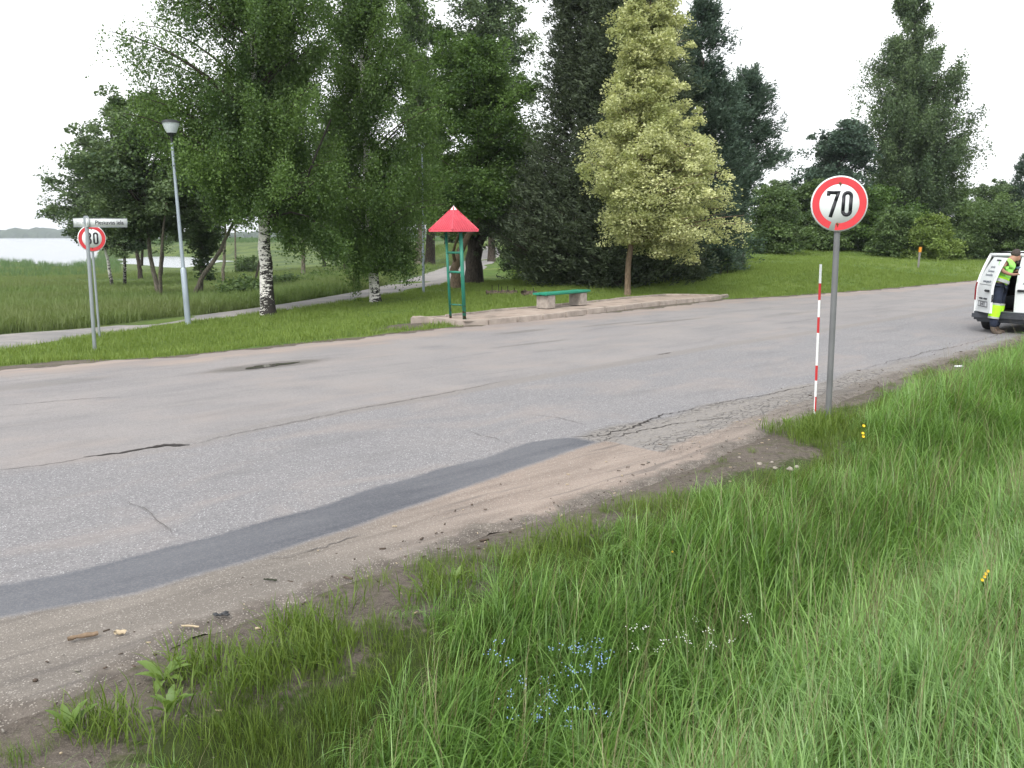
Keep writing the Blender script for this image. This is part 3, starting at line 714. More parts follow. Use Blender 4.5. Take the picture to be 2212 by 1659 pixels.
            tl = (.30+.30*L*(1.1-ta)*.8)*r.uniform(.5, 1.2, ns); td = unit(side*sg[:, None]*r.uniform(.3, 1, (ns, 1))+dirv*r.uniform(.35, 1., (ns, 1))+np.array([0, 0, .28])*r.uniform(-.4, 1.2, (ns, 1)))
            n = per//ns; f = r.random((ns, n)); q = pos(ta)[:, None]+td[:, None]*f[..., None]*tl[:, None, None]+r.normal(0, size*.42, (ns, n, 3))+r.normal(0, 1, (ns, 1, 3))*np.array([.10, .10, .20])*(1+zscat)
            q[..., 2] += .25*(f*tl[:, None])**1.5
            C_.append(q.reshape(-1, 3)); A_.append(np.repeat(td, n, 0)+np.array([0, 0, .25]))
            T_.append((ctint+r.normal(0, .12, (ns, 1))+r.normal(0, .16, (ns, n))).ravel())
        else:
            nc = max(3, per//cluster); ta = .30+.74*r.random(nc)**.7; cc = pos(ta)+r.normal(0, .09*L+.05, (nc, 3)); n = per//nc
            cs = r.uniform(.45, 1.5, (nc, 1, 1))*(.12+.050*min(RD(zt), 4)+size*.8)*csc
            g3 = r.normal(0, 1, (nc, n, 3)); g3 = g3/(np.linalg.norm(g3, axis=2, keepdims=True)+.01)*r.random((nc, n, 1))**.45*1.7
            q = cc[:, None]+g3*cs*np.array([1, 1, .55]); q[..., 2] -= (g3[..., 0]**2+g3[..., 1]**2)*cs[..., 0]*.22; C_.append(q.reshape(-1, 3)); A_.append(np.tile([0, 0, 0.], (nc*n, 1)))
            T_.append((ctint+r.normal(0, .22, (nc, 1))+r.normal(0, .18, (nc, n))).ravel())
    gb.mi = 0
    for (pts, rad) in extra:
        q = np.array([at_depth(px, py, Yd)-b for px, py in pts]); q[:, 1] -= np.linspace(0, 1.5, len(q)); gb.tube(q, np.linspace(rad, rad*.35, len(q)), 6, cap=False)
    if C_:
        c = np.concatenate(C_); a = np.concatenate(A_); tt_ = np.concatenate(T_)
        keep = c[:, 2] > .05
        if clear: keep &= ~((c[:, 2] < clear[1]) & (np.hypot(c[:, 0]-np.interp(c[:, 2], tp[:, 2], tp[:, 0]), c[:, 1]*.5) < clear[0]) & (c[:, 1] < .6))
        c, a, tt_ = c[keep], a[keep], tt_[keep]
        if kind == 'conifer': addleaves(gl, c, size, tt_, r, axis=unit(a), mixa=.62, asp=.30)
        elif kind == 'birch': addleaves(gl, c, size, tt_, r, axis=a, mixa=.35, asp=.66)
        else: addleaves(gl, c, size, tt_, r, asp=.66, flat=.45)
        gl.build(parts[1], lmat, root, attr=True)
    gb.build(parts[0], [bmat, M['bark_brown'] if lmat is M['leaf_pale'] else M['bark']], root, smooth=True)
    return root

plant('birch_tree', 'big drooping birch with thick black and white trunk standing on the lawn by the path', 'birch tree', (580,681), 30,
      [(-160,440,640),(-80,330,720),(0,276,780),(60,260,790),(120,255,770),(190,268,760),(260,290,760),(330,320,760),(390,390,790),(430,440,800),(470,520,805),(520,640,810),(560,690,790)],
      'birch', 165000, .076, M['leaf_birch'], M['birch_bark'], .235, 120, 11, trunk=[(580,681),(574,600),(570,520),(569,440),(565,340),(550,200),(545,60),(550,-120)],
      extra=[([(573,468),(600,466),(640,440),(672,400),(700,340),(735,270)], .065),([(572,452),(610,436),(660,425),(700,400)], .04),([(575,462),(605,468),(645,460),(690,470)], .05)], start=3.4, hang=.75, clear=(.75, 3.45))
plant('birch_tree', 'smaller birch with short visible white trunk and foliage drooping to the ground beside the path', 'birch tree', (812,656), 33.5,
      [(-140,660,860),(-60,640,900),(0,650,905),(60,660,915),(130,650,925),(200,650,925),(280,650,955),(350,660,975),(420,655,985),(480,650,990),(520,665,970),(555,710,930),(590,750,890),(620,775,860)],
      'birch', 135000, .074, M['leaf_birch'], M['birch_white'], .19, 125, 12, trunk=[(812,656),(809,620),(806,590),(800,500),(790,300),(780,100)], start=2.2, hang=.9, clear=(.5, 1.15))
# leafy trees on the far side of the path, towards the lake
gL = 'trees between the footpath and the lake'
plant('alder_tree', 'double stemmed grey tree in the meadow behind the street lamp', 'tree', (345,650), 45,
      [(195,235,330),(250,205,430),(310,185,450),(370,175,470),(430,165,470),(480,200,450),(515,250,400)], 'broad', 26000, .16, M['leaf_far'], M['bark_grey'], .12, 60, 21, gL,
      trunk=[(343,650),(335,600),(322,540),(318,480),(310,400),(300,300)], extra=[([(348,650),(352,590),(362,540),(372,490),(385,440)], .10),([(318,480),(300,420),(280,330)], .06)], start=4)
plant('alder_tree', 'thin white stemmed tree leaning out towards the open lake', 'tree', (241,592), 70,
      [(330,165,260),(380,120,290),(420,98,300),(455,86,310),(480,120,320),(515,175,320),(545,215,300)], 'broad', 22000, .19, M['leaf_far'], M['birch_bark'], .13, 60, 22, gL,
      trunk=[(241,592),(235,570),(228,545),(220,500),(200,440)], start=3)
plant('alder_tree', 'upright white stemmed tree next to the one leaning over the lake', 'tree', (268,594), 72,
      [(220,222,292),(270,190,330),(330,170,360),(400,160,380),(460,190,380),(520,230,370)], 'broad', 24000, .19, M['leaf_far'], M['birch_bark'], .13, 60, 23, gL,
      trunk=[(268,594),(269,560),(270,520),(265,450),(255,320)], start=3)
plant('alder_tree', 'grey trunk leaning strongly away from the lamp post over the meadow', 'tree', (412,642), 46,
      [(330,400,560),(380,380,600),(430,390,610),(470,420,600)], 'broad', 12000, .15, M['leaf_far'], M['bark_grey'], .13, 45, 24, gL,
      trunk=[(412,642),(440,590),(466,560),(485,520),(508,478),(520,430)], start=5.0)
plant('alder_tree', 'slim straight tree rising behind the strongly leaning trunk', 'tree', (433,632), 50,
      [(300,360,500),(360,350,520),(430,370,510),(480,390,490),(560,425,455),(600,425,450)], 'broad', 15000, .15, M['leaf_far'], M['bark_grey'], .11, 55, 25, gL, start=2.0)
plant('alder_tree', 'slim bare lower trunk standing alone in the meadow near the pond', 'tree', (481,617), 60,
      [(260,420,570),(330,410,590),(400,420,600),(455,440,580)], 'broad', 14000, .17, M['leaf_far'], M['bark_grey'], .11, 45, 26, gL, start=5)
plant('alder_tree', 'dark thick stemmed tree at the water edge behind the speed sign', 'tree', (302,573), 88,
      [(380,250,400),(430,240,410),(480,255,400),(510,265,370)], 'broad', 12000, .22, M['leaf_far'], M['bark'], .22, 40, 27, gL,
      trunk=[(302,573),(296,540),(290,500),(300,420)], extra=[([(306,573),(315,530),(318,490)], .15)], start=4)
plant('alder_tree', 'dark crooked tree at the near edge of the pond', 'tree', (345,573), 95,
      [(360,300,460),(420,300,470),(480,330,460),(510,340,430)], 'broad', 12000, .22, M['leaf_far'], M['bark'], .18, 40, 28, gL,
      trunk=[(345,573),(352,545),(348,510),(360,440)], start=4)
plant('alder_tree', 'thin tree leaning towards the big birch trunk from the meadow', 'tree', (540,637), 48,
      [(300,520,640),(380,520,660),(450,530,660),(500,540,640)], 'broad', 9000, .15, M['leaf_far'], M['bark_grey'], .07, 40, 29, gL,
      trunk=[(540,637),(553,600),(562,560),(575,480)], start=5)
plant('alder_tree', 'slender tree by the far side of the pond with sparse crown', 'tree', (508,560), 110,
      [(300,450,560),(400,450,570),(470,470,550)], 'broad', 8000, .24, M['leaf_far'], M['bark_grey'], .12, 40, 30, gL, start=6)
plant('alder_tree', 'tall tree closing the gap behind the big birch crown', 'tree', (655,600), 82,
      [(-60,560,700),(60,500,720),(200,480,740),(330,500,740),(430,560,740),(500,600,720)], 'birch', 26000, .20, M['leaf_far'], M['bark_grey'], .18, 90, 31, gL, start=6)
plant('alder_tree', 'tree with grey stem between the two birches across the path', 'tree', (745,598), 76,
      [(200,660,800),(320,650,820),(420,660,830),(520,690,800),(560,700,790)], 'birch', 18000, .19, M['leaf_far'], M['bark_grey'], .14, 70, 32, gL, start=4)
# centre
plant('lime_tree', 'broad dark green tree with thick black trunk behind the red roofed stop', 'tree', (1023,612), 44,
      [(85,960,1090),(120,925,1130),(180,895,1165),(250,890,1185),(320,895,1190),(390,900,1180),(440,905,1150),(480,930,1120),(520,1010,1110)], 'broad', 90000, .115, M['leaf_dark'], M['bark'], .40, 130, 41,
      trunk=[(1023,612),(1025,560),(1030,510),(1022,440),(1030,300),(1030,160)], extra=[([(1026,545),(1050,500),(1080,460),(1100,420)], .2),([(1026,520),(1000,480),(975,440)], .16),([(1040,520),(1060,480),(1075,470)], .1)], start=3)
plant('leaning_tree', 'reddish brown slanting trunk between the green posts and the black trunk', 'tree', (985,627), 40,
      [(360,930,1080),(420,920,1090),(470,950,1080)], 'broad', 9000, .12, M['leaf_dark'], M['bark_brown'], .22, 35, 42,
      trunk=[(985,627),(983,600),(984,568),(1000,528),(1022,490),(1050,450),(1060,400)], extra=[([(984,570),(980,545),(990,515),(1005,480)], .08)], start=4)
plant('tall_tree', 'loose see through treetop rising behind the dark broad tree against the sky', 'tree', (1062,580), 78,
      [(-110,1000,1090),(-50,960,1130),(0,945,1140),(50,950,1165),(100,945,1175),(150,945,1170),(220,960,1160)], 'broad', 30000, .21, M['leaf_far'], M['bark'], .3, 130, 43, start=9)
plant('tall_tree', 'drooping tall tree behind the smaller birch and the second lamp post', 'tree', (903,572), 76,
      [(-160,800,900),(-60,800,940),(0,830,950),(80,840,965),(180,850,960),(300,860,965),(420,870,975),(480,880,970)], 'birch', 46000, .17, M['leaf_birch'], M['bark_grey'], .32, 150, 44, start=5)
plant('tall_tree', 'dark stemmed tree beside the uphill footpath behind the thin lamp post', 'tree', (928,566), 80,
      [(60,880,1000),(180,880,1010),(300,880,1010),(400,890,1000),(470,900,980)], 'broad', 20000, .18, M['leaf_birch'], M['bark'], .42, 70, 45, start=5)
plant('pine_tree', 'huge dark pine with dense low branches behind the bench', 'pine', (1240,622), 41,
      [(-150,1230,1300),(-80,1195,1330),(0,1180,1350),(80,1188,1360),(160,1180,1370),(240,1165,1380),(320,1130,1400),(400,1085,1400),(470,1055,1400),(530,1050,1390),(570,1080,1380),(600,1140,1340)], 'conifer', 120000, .165, M['leaf_pine'], M['bark'], .34, 300, 51, start=.8, zscat=1.5)
plant('pine_tree', 'dark pine directly behind the pale green tree trunk', 'pine', (1318,624), 39,
      [(-150,1320,1380),(-60,1290,1420),(20,1280,1470),(120,1270,1480),(240,1260,1500),(360,1230,1520),(460,1210,1540),(530,1200,1540),(575,1220,1500),(600,1250,1440)], 'conifer', 110000, .165, M['leaf_pine'], M['bark'], .34, 280, 52, start=.7, zscat=1.5)
plant('pine_tree', 'tall blue green pine with ragged top beside the pale green tree', 'pine', (1490,606), 43,
      [(-5,1514,1522),(30,1495,1548),(80,1465,1578),(125,1450,1588),(180,1430,1600),(260,1420,1615),(340,1410,1620),(420,1400,1620),(480,1390,1622),(540,1380,1622),(580,1400,1600),(598,1420,1560)], 'conifer', 95000, .16, M['leaf_blue'], M['bark'], .30, 230, 53, start=.9, zscat=.15)
plant('pine_tree', 'spreading blue green pine reaching out over the open lawn with upturned twigs', 'pine', (1600,588), 47,
      [(150,1604,1620),(185,1575,1662),(240,1560,1682),(300,1560,1682),(345,1550,1694),(372,1550,1660),(400,1545,1620),(440,1550,1610)], 'conifer', 34000, .16, M['leaf_blue'], M['bark'], .2, 90, 54, start=3.0, zscat=0)
plant('young_pine', 'small crooked pine sprig hanging low in front of the lawn', 'young pine', (1497,612), 40,
      [(555,1478,1496),(575,1478,1508),(592,1485,1520),(606,1490,1538)], 'conifer', 2200, .13, M['leaf_pine'], M['bark'], .03, 26, 55, start=.1)
plant('pale_maple', 'pale yellow green variegated tree with slim brown trunk beside the bus stop platform', 'tree', (1356,641), 33,
      [(-140,1385,1425),(-70,1350,1445),(0,1334,1460),(60,1320,1490),(100,1314,1504),(140,1336,1472),(165,1310,1498),(205,1290,1492),(253,1286,1495),(300,1250,1548),(345,1260,1560),(400,1270,1584),(450,1282,1612),(482,1292,1612),(510,1318,1578),(532,1350,1440)], 'broad', 105000, .088, M['leaf_pale'], M['bark_brown'], .11, 210, 61,
      trunk=[(1356,641),(1354,600),(1358,560),(1361,535),(1375,420),(1390,250),(1405,60),(1405,-100)], start=2.0, rise=.25, cluster=130, csc=.85, lump=.55)
plant('birch_tree', 'tall full birch towering over the hedge beyond the open lawn', 'birch tree', (1985,556), 78,
      [(-120,1955,1985),(-50,1935,2005),(0,1922,2018),(40,1918,2020),(75,1898,2028),(105,1880,2052),(150,1858,2082),(200,1850,2085),(240,1844,2112),(310,1852,2112),(370,1860,2104),(410,1875,2085),(450,1890,2060)], 'birch', 125000, .17, M['leaf_far'], M['bark_grey'], .3, 210, 71, start=2.5)
plant('ash_tree', 'rounded dark tree with horizontal sprays beside the tall birch', 'tree', (1805,540), 74,
      [(250,1825,1872),(290,1770,1885),(325,1740,1895),(370,1722,1895),(405,1725,1890),(440,1740,1880)], 'broad', 26000, .20, M['leaf_blue'], M['bark'], .25, 90, 72, start=3, lump=1.3)
gB = 'shrubs in the hedge beyond the lawn'
hedge = [('grey green shrub at the end of the hedge nearest the pines', 1668, 548, 62, [(398,1640,1692),(430,1618,1715),(490,1605,1745),(530,1612,1745)], 'leaf_bush', 16000),
 ('rounded dark shrub behind the big speed sign', 1760, 536, 68, [(398,1722,1800),(440,1688,1838),(490,1676,1845),(522,1690,1835)], 'leaf_bush', 26000),
 ('dark shrub mass below the tall birch', 1880, 545, 68, [(405,1820,1990),(450,1800,2000),(500,1800,1995),(535,1815,1985)], 'leaf_dark', 24000),
 ('mid green leafy shrub in front of the dark hedge', 1930, 552, 62, [(455,1905,1965),(490,1885,1985),(525,1880,1990),(545,1890,1985)], 'leaf_bush', 12000),
 ('bright yellow green willow bush beside the orange topped post', 2012, 560, 60, [(466,1995,2030),(495,1972,2052),(525,1960,2070),(550,1966,2066)], 'leaf_lime', 16000),
 ('large shadowy shrub behind the parked van', 2135, 564, 62, [(440,2075,2215),(480,2060,2260),(525,2058,2270),(555,2068,2260)], 'leaf_bush', 30000),
 ('grey green willow rising behind the van shrubs', 2120, 530, 84, [(395,2085,2170),(425,2060,2215),(460,2050,2230)], 'leaf_far', 16000),
 ('light green shrub between the tall birch and the willow', 2060, 535, 78, [(400,2045,2095),(440,2035,2110),(480,2030,2120),(510,2040,2110)], 'leaf_bush', 10000)]
for k, (lb, x, y, Yd, ol, mt, nl_) in enumerate(hedge):
    plant('shrub', lb, 'shrub', (x, y), Yd, ol+[(y-6, ol[-1][1]+8, ol[-1][2]-8)], 'broad', nl_, .15 if Yd < 65 else .18, M[mt], M['bark'], .06, 60, 80+k, gB, start=.25, parts=('stem', 'foliage'), rise=.6)
plant('fir_tree', 'dark conifer cut off by the picture edge behind the van', 'conifer', (2212,540), 84,
      [(335,2214,2222),(380,2190,2240),(420,2178,2252),(460,2172,2258),(500,2180,2250)], 'conifer', 12000, .22, M['leaf_blue'], M['bark'], .15, 60, 90, start=1)
plant('shrub', 'leafy low shrub under the pine at the edge of the footpath', 'shrub', (1165,606), 46,
      [(548,1135,1195),(570,1115,1215),(590,1108,1225),(604,1120,1215)], 'broad', 5000, .12, M['leaf_bush'], M['bark'], .03, 36, 91, start=.15, parts=('stem', 'foliage'))
plant('shrub', 'round bush on the grass bank above the footpath bend', 'shrub', (1110,580), 60,
      [(535,1085,1125),(555,1075,1140),(574,1082,1138)], 'broad', 4000, .15, M['leaf_bush'], M['bark'], .03, 30, 92, start=.15, parts=('stem', 'foliage'))
for k, (x, y, Yd, ol, lb) in enumerate([(530,592,105,[(556,510,560),(572,500,575),(586,505,570)], 'dark bush beside the pond behind the leaning trunk'),
     (610,628,55,[(600,575,650),(616,570,655)], 'low dark clump of nettles behind the big birch trunk'), (520,640,40,[(612,490,560),(630,480,575)], 'low clump of tall weeds by the path near the big birch'),
     (700,617,62,[(598,670,735),(610,665,740)], 'low round bush in the meadow between the birches')]):
    plant('meadow_bush', lb, 'bush', (x, y), Yd, ol, 'broad', 2600, .12+.0012*Yd, M['leaf_bush'], M['bark'], .02, 30, 95+k, 'low bushes in the meadow', start=.05, parts=('stem', 'foliage'))
gF = 'background trees behind the park'
for k, (x, y, Yd, ol, lb) in enumerate([
     (960,545,125,[(330,900,1040),(400,880,1060),(470,880,1060),(525,900,1040)],'far leafy tree closing the view above the uphill footpath'),
     (1110,540,120,[(300,1050,1180),(380,1040,1190),(460,1040,1190),(520,1060,1180)],'far tree seen between the dark broad tree and the pine'),
     (1330,535,100,[(380,1220,1420),(460,1200,1440),(520,1210,1430)],'far tree hidden deep behind the two dark pines'),
     (1560,530,95,[(395,1500,1620),(450,1480,1640),(520,1480,1650)],'far tree behind the spreading blue green pine'),
     (1690,520,120,[(388,1660,1730),(430,1640,1750),(490,1640,1760)],'small distant treetop above the hedge near the sign'),
     (2185,515,120,[(398,2150,2205),(430,2130,2230),(480,2130,2240)],'distant pale treetop above the van shrubs'),
     (850,560,115,[(380,790,900),(440,780,910),(530,790,900)],'far tree low behind the smaller birch'),
     (700,565,120,[(380,620,760),(460,610,770),(520,630,760)],'far tree behind the meadow between the birches')]):
    plant('background_tree', lb, 'tree', (x, y), Yd, ol, 'broad', 15000, .26, M['leaf_far'], M['bark'], .22, 60, 120+k, gF, start=1.5)
for k, (x, y, tx) in enumerate([(1556,608,1561),(1570,610,1577)]):
    b = at_depth(x, y, 42); b[2] = float(zg(b[0], b[1])); tp = at_depth(tx, 572, 42)
    rt = empty('sapling', b, ['thin bare sapling under the pine skirt, the slimmer of the pair','thin bare sapling under the pine skirt, the darker forked one'][k], 'sapling', 'saplings at the lawn edge')
    g = Geo(); q = np.array([(0,0,-.05), (.03,0,.4), tuple(tp-b)]); g.tube(q, [.022+.012*k, .018+.01*k, .01], 6)
    if k: g.tube([(.03,0,.35), (.14,0,.75)], [.014,.006], 5)
    g.build('trunk', M['bark'], rt)
    g = Geo(); c = np.array(tp-b)+rng.normal(0, .16, (160, 3)); addleaves(g, c, .09, rng.random(160), rng); g.build('crown', M['leaf_bush'], rt)

# ------------------------------------------------------------------ signs, lamps, street furniture
def ribbon(pts, w, closed=False):
    """flat band of width w around a polyline in XZ; returns quads as polygons"""
    p = np.array(pts, float); n = len(p); out = []
    T = np.zeros_like(p)
    for i in range(n):
        a = p[i-1] if (i > 0 or closed) else p[i]; b = p[(i+1) % n] if (i < n-1 or closed) else p[i]
        t1 = unit(p[i]-a) if np.any(p[i] != a) else unit(b-p[i]); t2 = unit(b-p[i]) if np.any(b != p[i]) else t1
        m = unit(t1+t2); T[i] = np.array([-m[1], m[0]])/max(.5, float(m @ t1))
    for i in range(n if closed else n-1):
        j = (i+1) % n; out.append([p[i]+T[i]*w/2, p[i]-T[i]*w/2, p[j]-T[j]*w/2, p[j]+T[j]*w/2])
    return out
def arc(cx, cz, rx, rz, a0, a1, n=8): return [(cx+rx*math.cos(R(a)), cz+rz*math.sin(R(a))) for a in np.linspace(a0, a1, n)]
DIG = {'7': ([(-.40,.28),(-.40,.395),(-.06,.395),(-.14,.10),(-.29,-.49)], False),
       '0': (arc(.27,.27,.13,.13,0,180)+arc(.27,-.27,.13,.13,180,360), True),
       '3': (arc(-.22,.23,.13,.17,170,-80,12)[:]+arc(-.22,-.20,.135,.20,80,-170,12), False)}
def speed_sign(name, label, base, Yd, cpx, rad, yaw, digits, pole_r, pmat, lean=0.0, triangle=False):
    b = at_depth(base[0], base[1], Yd); b[2] = float(zg(b[0], b[1]))-.03
    root = empty(name, b, label, 'road sign'); c = at_depth(cpx[0], cpx[1], Yd-.06)-b
    g = Geo(); nrm = np.array([math.sin(yaw), -math.cos(yaw), 0])
    top = c-nrm*(pole_r+.012)*1.0; top = top*(1.03); g.tube([(0, 0, -.1), (top[0]*.5, top[1]*.5, top[2]*.5), tuple(top)], pole_r, 16)
    g.build('pole', pmat, root, auto=40)
    MW = Matrix.Translation(Vector(c)) @ Matrix.Rotation(yaw, 4, 'Z') @ Matrix.Rotation(lean, 4, 'Y')
    def child(gg, nm, mt, par): 
        o = gg.build(nm, mt, par); return o
    n = 56; an = [2*math.pi*i/n for i in range(n)]
    g = Geo(); g.prism([(rad*math.cos(a), rad*math.sin(a)) for a in an], -.004, .004, MW); g.prism([(rad*1.005*math.cos(a), rad*1.005*math.sin(a)) for a in an], .004, .012, MW)
    plate = g.build('sign_plate', M['white'], root)
    g = Geo(); ro, ri = rad*.955, rad*.705
    for i in range(n):
        a, a2 = an[i], an[(i+1) % n]
        if triangle and R(250) < a < R(263): continue
        q = np.array([(ro*math.cos(a), -.0055, ro*math.sin(a)), (ri*math.cos(a), -.0055, ri*math.sin(a)), (ri*math.cos(a2), -.0055, ri*math.sin(a2)), (ro*math.cos(a2), -.0055, ro*math.sin(a2))])
        g.add(q @ np.array(MW.to_3x3()).T + np.array(MW.translation), [(0, 1, 2, 3)])
    g.build('red_ring', M['red'], plate)
    g = Geo()
    for k, dg in enumerate(digits):
        pts, cl_ = DIG[dg]
        for q in ribbon(pts, .125, cl_): g.prism([(x*rad, z*rad) for x, z in q], -.0065-.0004*k, -.0038, MW)
    g.build('digits', M['ink'], plate)
    g = Geo()
    for z in (.735, -.72):
        g = Geo(); g.prism([(-.01+.012*math.cos(a)+.0, z*rad+.012*math.sin(a)) for a in an[::4]], -.011, -.0038, MW)
        g.prism([(.012, z*rad-.008), (.002, z*rad+.004), (-.010, z*rad-.006), (-.004, z*rad-.045)], -.0062, -.0037, MW); g.build('rusty_screw', M['rust'], plate)
    if triangle:
        for zc_ in (.45, -.45):
            g = Geo(); g.box(tuple(np.array(c)+np.array([0, .03, zc_*rad])), (.10, .03, .03), yaw); g.build('bracket', M['steel'], root)
    return root
q = P(1788, 915)
speed_sign('speed_limit_sign', 'round red rimmed 70 speed sign with scuffed rim on a grey pole in the grass', (1788,915), q[1], (1813,440), 115.5*q[1]/FOC/2, R(-9), '70', .034, M['pole_grey'], R(1.2), True)
speed_sign('speed_limit_sign', 'round red rimmed 30 speed sign half hidden behind the street name post', (216,737), 24, (198.5,515), .335, R(34), '30', .03, M['steel'], 0.0)

# red and white snow pole
b = P(1760, 893); t = at_depth(1773, 571, b[1])
root = empty('delineator_post', b, 'thin red and white banded marker rod beside the 70 speed sign', 'marker post')
ys_ = [571,611,646.5,683,717,787.5,820.5,856,889,905]; L = t-b
g = Geo(); g.tube([(0,0,-.1), tuple(L*.5), tuple(L)], .0145, 12); rod = g.build('rod', M['whitepaint'], root, auto=40)
for k in range(1, 8, 2):
    z1 = (893-ys_[k])/322; z0 = (893-ys_[k+1])/322
    if k == 1: pass
for (a, c_) in [(611,646.5),(683,717),(787.5,820.5),(856,889)]:
    g = Geo(); g.tube([tuple(L*((893-c_)/322)), tuple(L*((893-(a+c_)/2)/322)), tuple(L*((893-a)/322))], .0150, 12, cap=False); g.build('red_band', M['redpaint'], root, smooth=True)

# street name post with two plates
b = at_depth(205, 762, 20.9); b[2] = float(zg(b[0], b[1]))-.02; t = at_depth(186.5, 476, 20.9)
root = empty('street_name_post', b, 'grey post with street name plates reading Pleskavas iela in front of the 30 sign', 'street sign')
g = Geo(); L = t-b; g.tube([(0,0,-.1), tuple(L*.5), tuple(L+np.array([0,0,.06]))], .042, 14); g.build('pole', M['steel'], root, auto=40)
def text_mesh(body, size, M4, mat, parent, name='lettering', ext=.0015, bold=.004, sx=.8):
    cu = bpy.data.curves.new(name, 'FONT'); cu.body = body; cu.size = size; cu.extrude = ext; cu.offset = bold*size; cu.align_x = 'CENTER'; cu.align_y = 'CENTER'
    tmp = bpy.data.objects.new('tmp', cu); C.objects.link(tmp); dg = bpy.context.evaluated_depsgraph_get()
    me = bpy.data.meshes.new_from_object(tmp.evaluated_get(dg)); bpy.data.objects.remove(tmp); bpy.data.curves.remove(cu)
    me.transform(Matrix.Diagonal((sx, 1, 1, 1))); me.transform(Matrix.Rotation(math.pi/2, 4, 'X')); me.transform(M4)
    me.materials.clear(); me.materials.append(mat); o = bpy.data.objects.new(name, me); C.objects.link(o); o.parent = parent; return o
for (cx_, cy_, wd, yaw, txt, mt, lm) in [(228, 481, .80, R(24), 'Pleskavas iela', M['signgrey'], M['ink']), (170.5, 480.5, .62, R(-37), 'Ezera iela', M['white'], M['faint'])]:
    c = at_depth(cx_, cy_, 20.9)-b; 
    c[1] += .12 if yaw > 0 else .10
    MW = Matrix.Translation(Vector(c)) @ Matrix.Rotation(yaw, 4, 'Z')
    g = Geo(); g.prism([(-wd/2,-.10),(wd/2,-.10),(wd/2,.10),(-wd/2,.10)], -.014, .014, MW)
    pl = g.build('name_plate', mt, root)
    g = Geo()
    for q in ribbon([(-wd/2+.004,-.096),(wd/2-.004,-.096),(wd/2-.004,.096),(-wd/2+.004,.096)], .012, True): g.prism([tuple(z) for z in q], -.017, -.0135, MW)
    g.build('plate_edge', M['steel'], pl)
    text_mesh(txt, .128, MW @ Matrix.Translation((.0 if yaw < 0 else .03, -.0155, 0)), lm, pl, bold=.012 if yaw > 0 else .0, sx=.86 if yaw > 0 else .8)
g = Geo(); g.box(tuple(L+np.array([.0,0,-.0])), (.12,.12,.2), R(20), bev=.02); g.build('clamp', M['steel'], root, auto=40)

# street lamps
def street_lamp(base, Yd, top, label, s=1.0, lamp_px=None):
    b = at_depth(base[0], base[1], Yd); b[2] = float(zg(b[0], b[1]))-.02; t = at_depth(top[0], top[1], Yd); L = t-b
    root = empty('street_lamp', b, label, 'street lamp', 'lamp posts along the footpath'); h = np.linalg.norm(L); f = .315
    g = Geo(); g.tube([(0,0,-.1), tuple(L*f*.5), tuple(L*f), tuple(L*(f+.012))], [.085*s,.085*s,.085*s,.052*s], 16); g.build('base_pole', M['lamp_pole'], root, auto=40)
    g = Geo(); g.tube([tuple(L*f), tuple(L*.6), tuple(L)], [.055*s,.05*s,.042*s], 14); g.build('pole', M['lamp_pole'], root, auto=40)
    c = tuple(L); k = s
    g = Geo(); g.lathe([(.0,-.02),(.032*k,-.02),(.032*k,.10*k),(.055*k,.17*k),(.13*k,.255*k),(.137*k,.275*k),(0,.275*k)], c, 28); hd = g.build('lamp_neck', M['black'], root, auto=30)
    g = Geo(); g.lathe([(0,.27*k),(.131*k,.276*k),(.19*k,.40*k),(.235*k,.53*k),(.242*k,.56*k),(0,.565*k)], c, 28); g.build('lamp_bowl', M['glass_bowl'], root, auto=30)
    g = Geo(); g.lathe([(0,.555*k),(.268*k,.558*k),(.262*k,.59*k),(.17*k,.64*k),(.0,.665*k)], c, 28); g.build('lamp_cap', M['black'], root, auto=30)
    return root
street_lamp((407,705), 27.6, (371.5,308.5), 'tall grey street lamp with upturned white bowl standing in the lawn strip')
street_lamp((915,632), 38, (912,330), 'slim grey lamp post by the footpath with its lantern hidden in the birch leaves', .62)

# bus stop sign frame with red pyramid roof
bl = at_z(973.5, 686, PLZ); br_ = at_z(1003.5, 688.5, PLZ); YB = (bl[1]+br_[1])/2
mid = (bl+br_)/2; root = empty('bus_stop_stand', mid, 'green two post bus stop stand with small red pyramid roof on the kerbed platform', 'bus stop')
tl = at_depth(962.5, 495, bl[1]); t_r = at_depth(994.5, 495, br_[1])
postv = []
for (p0, p1, wd) in ((bl, tl, .062), (br_, t_r, .088)):
    g = Geo(); a, c = p0-mid, p1-mid; cs = [(-1,-1),(1,-1),(1,1),(-1,1)]
    v = [(a[0]+i*wd/2, a[1]+j*wd/2, a[2]-.05) for i, j in cs]+[(c[0]+i*wd/2, c[1]+j*wd/2, c[2]+.1) for i, j in cs]
    g.add(v, [(0,1,2,3),(7,6,5,4),(0,4,5,1),(1,5,6,2),(2,6,7,3),(3,7,4,0)]); g.build('post', M['green_dk'], root); postv.append((a, c))
for y in (544.8, 586.5, 657):
    f0 = (686-y)/(686-495); p0 = postv[0][0]*(1-f0)+postv[0][1]*f0; p1 = postv[1][0]*(1-f0)+postv[1][1]*f0
    g = Geo(); m = (p0+p1)/2; d = p1-p0; g.box(tuple(m), (np.hypot(d[0], d[1])-.06, .04, .055 if y < 650 else .035), math.atan2(d[1], d[0])); g.build('crossbar', M['green_dk'], root)
apx = at_depth(980, 446.5, YB)-mid; ev = at_depth(980, 497.5, YB)-mid; hd_ = 53*YB/FOC
az = math.atan2(-mid[0], mid[1])            # one corner towards the road side
g = Geo(); cor = [ev+hd_*np.array([math.cos(R(-90+90*k)), math.sin(R(-90+90*k)), 0]) for k in range(4)]
for c in cor: c[2] = ev[2]
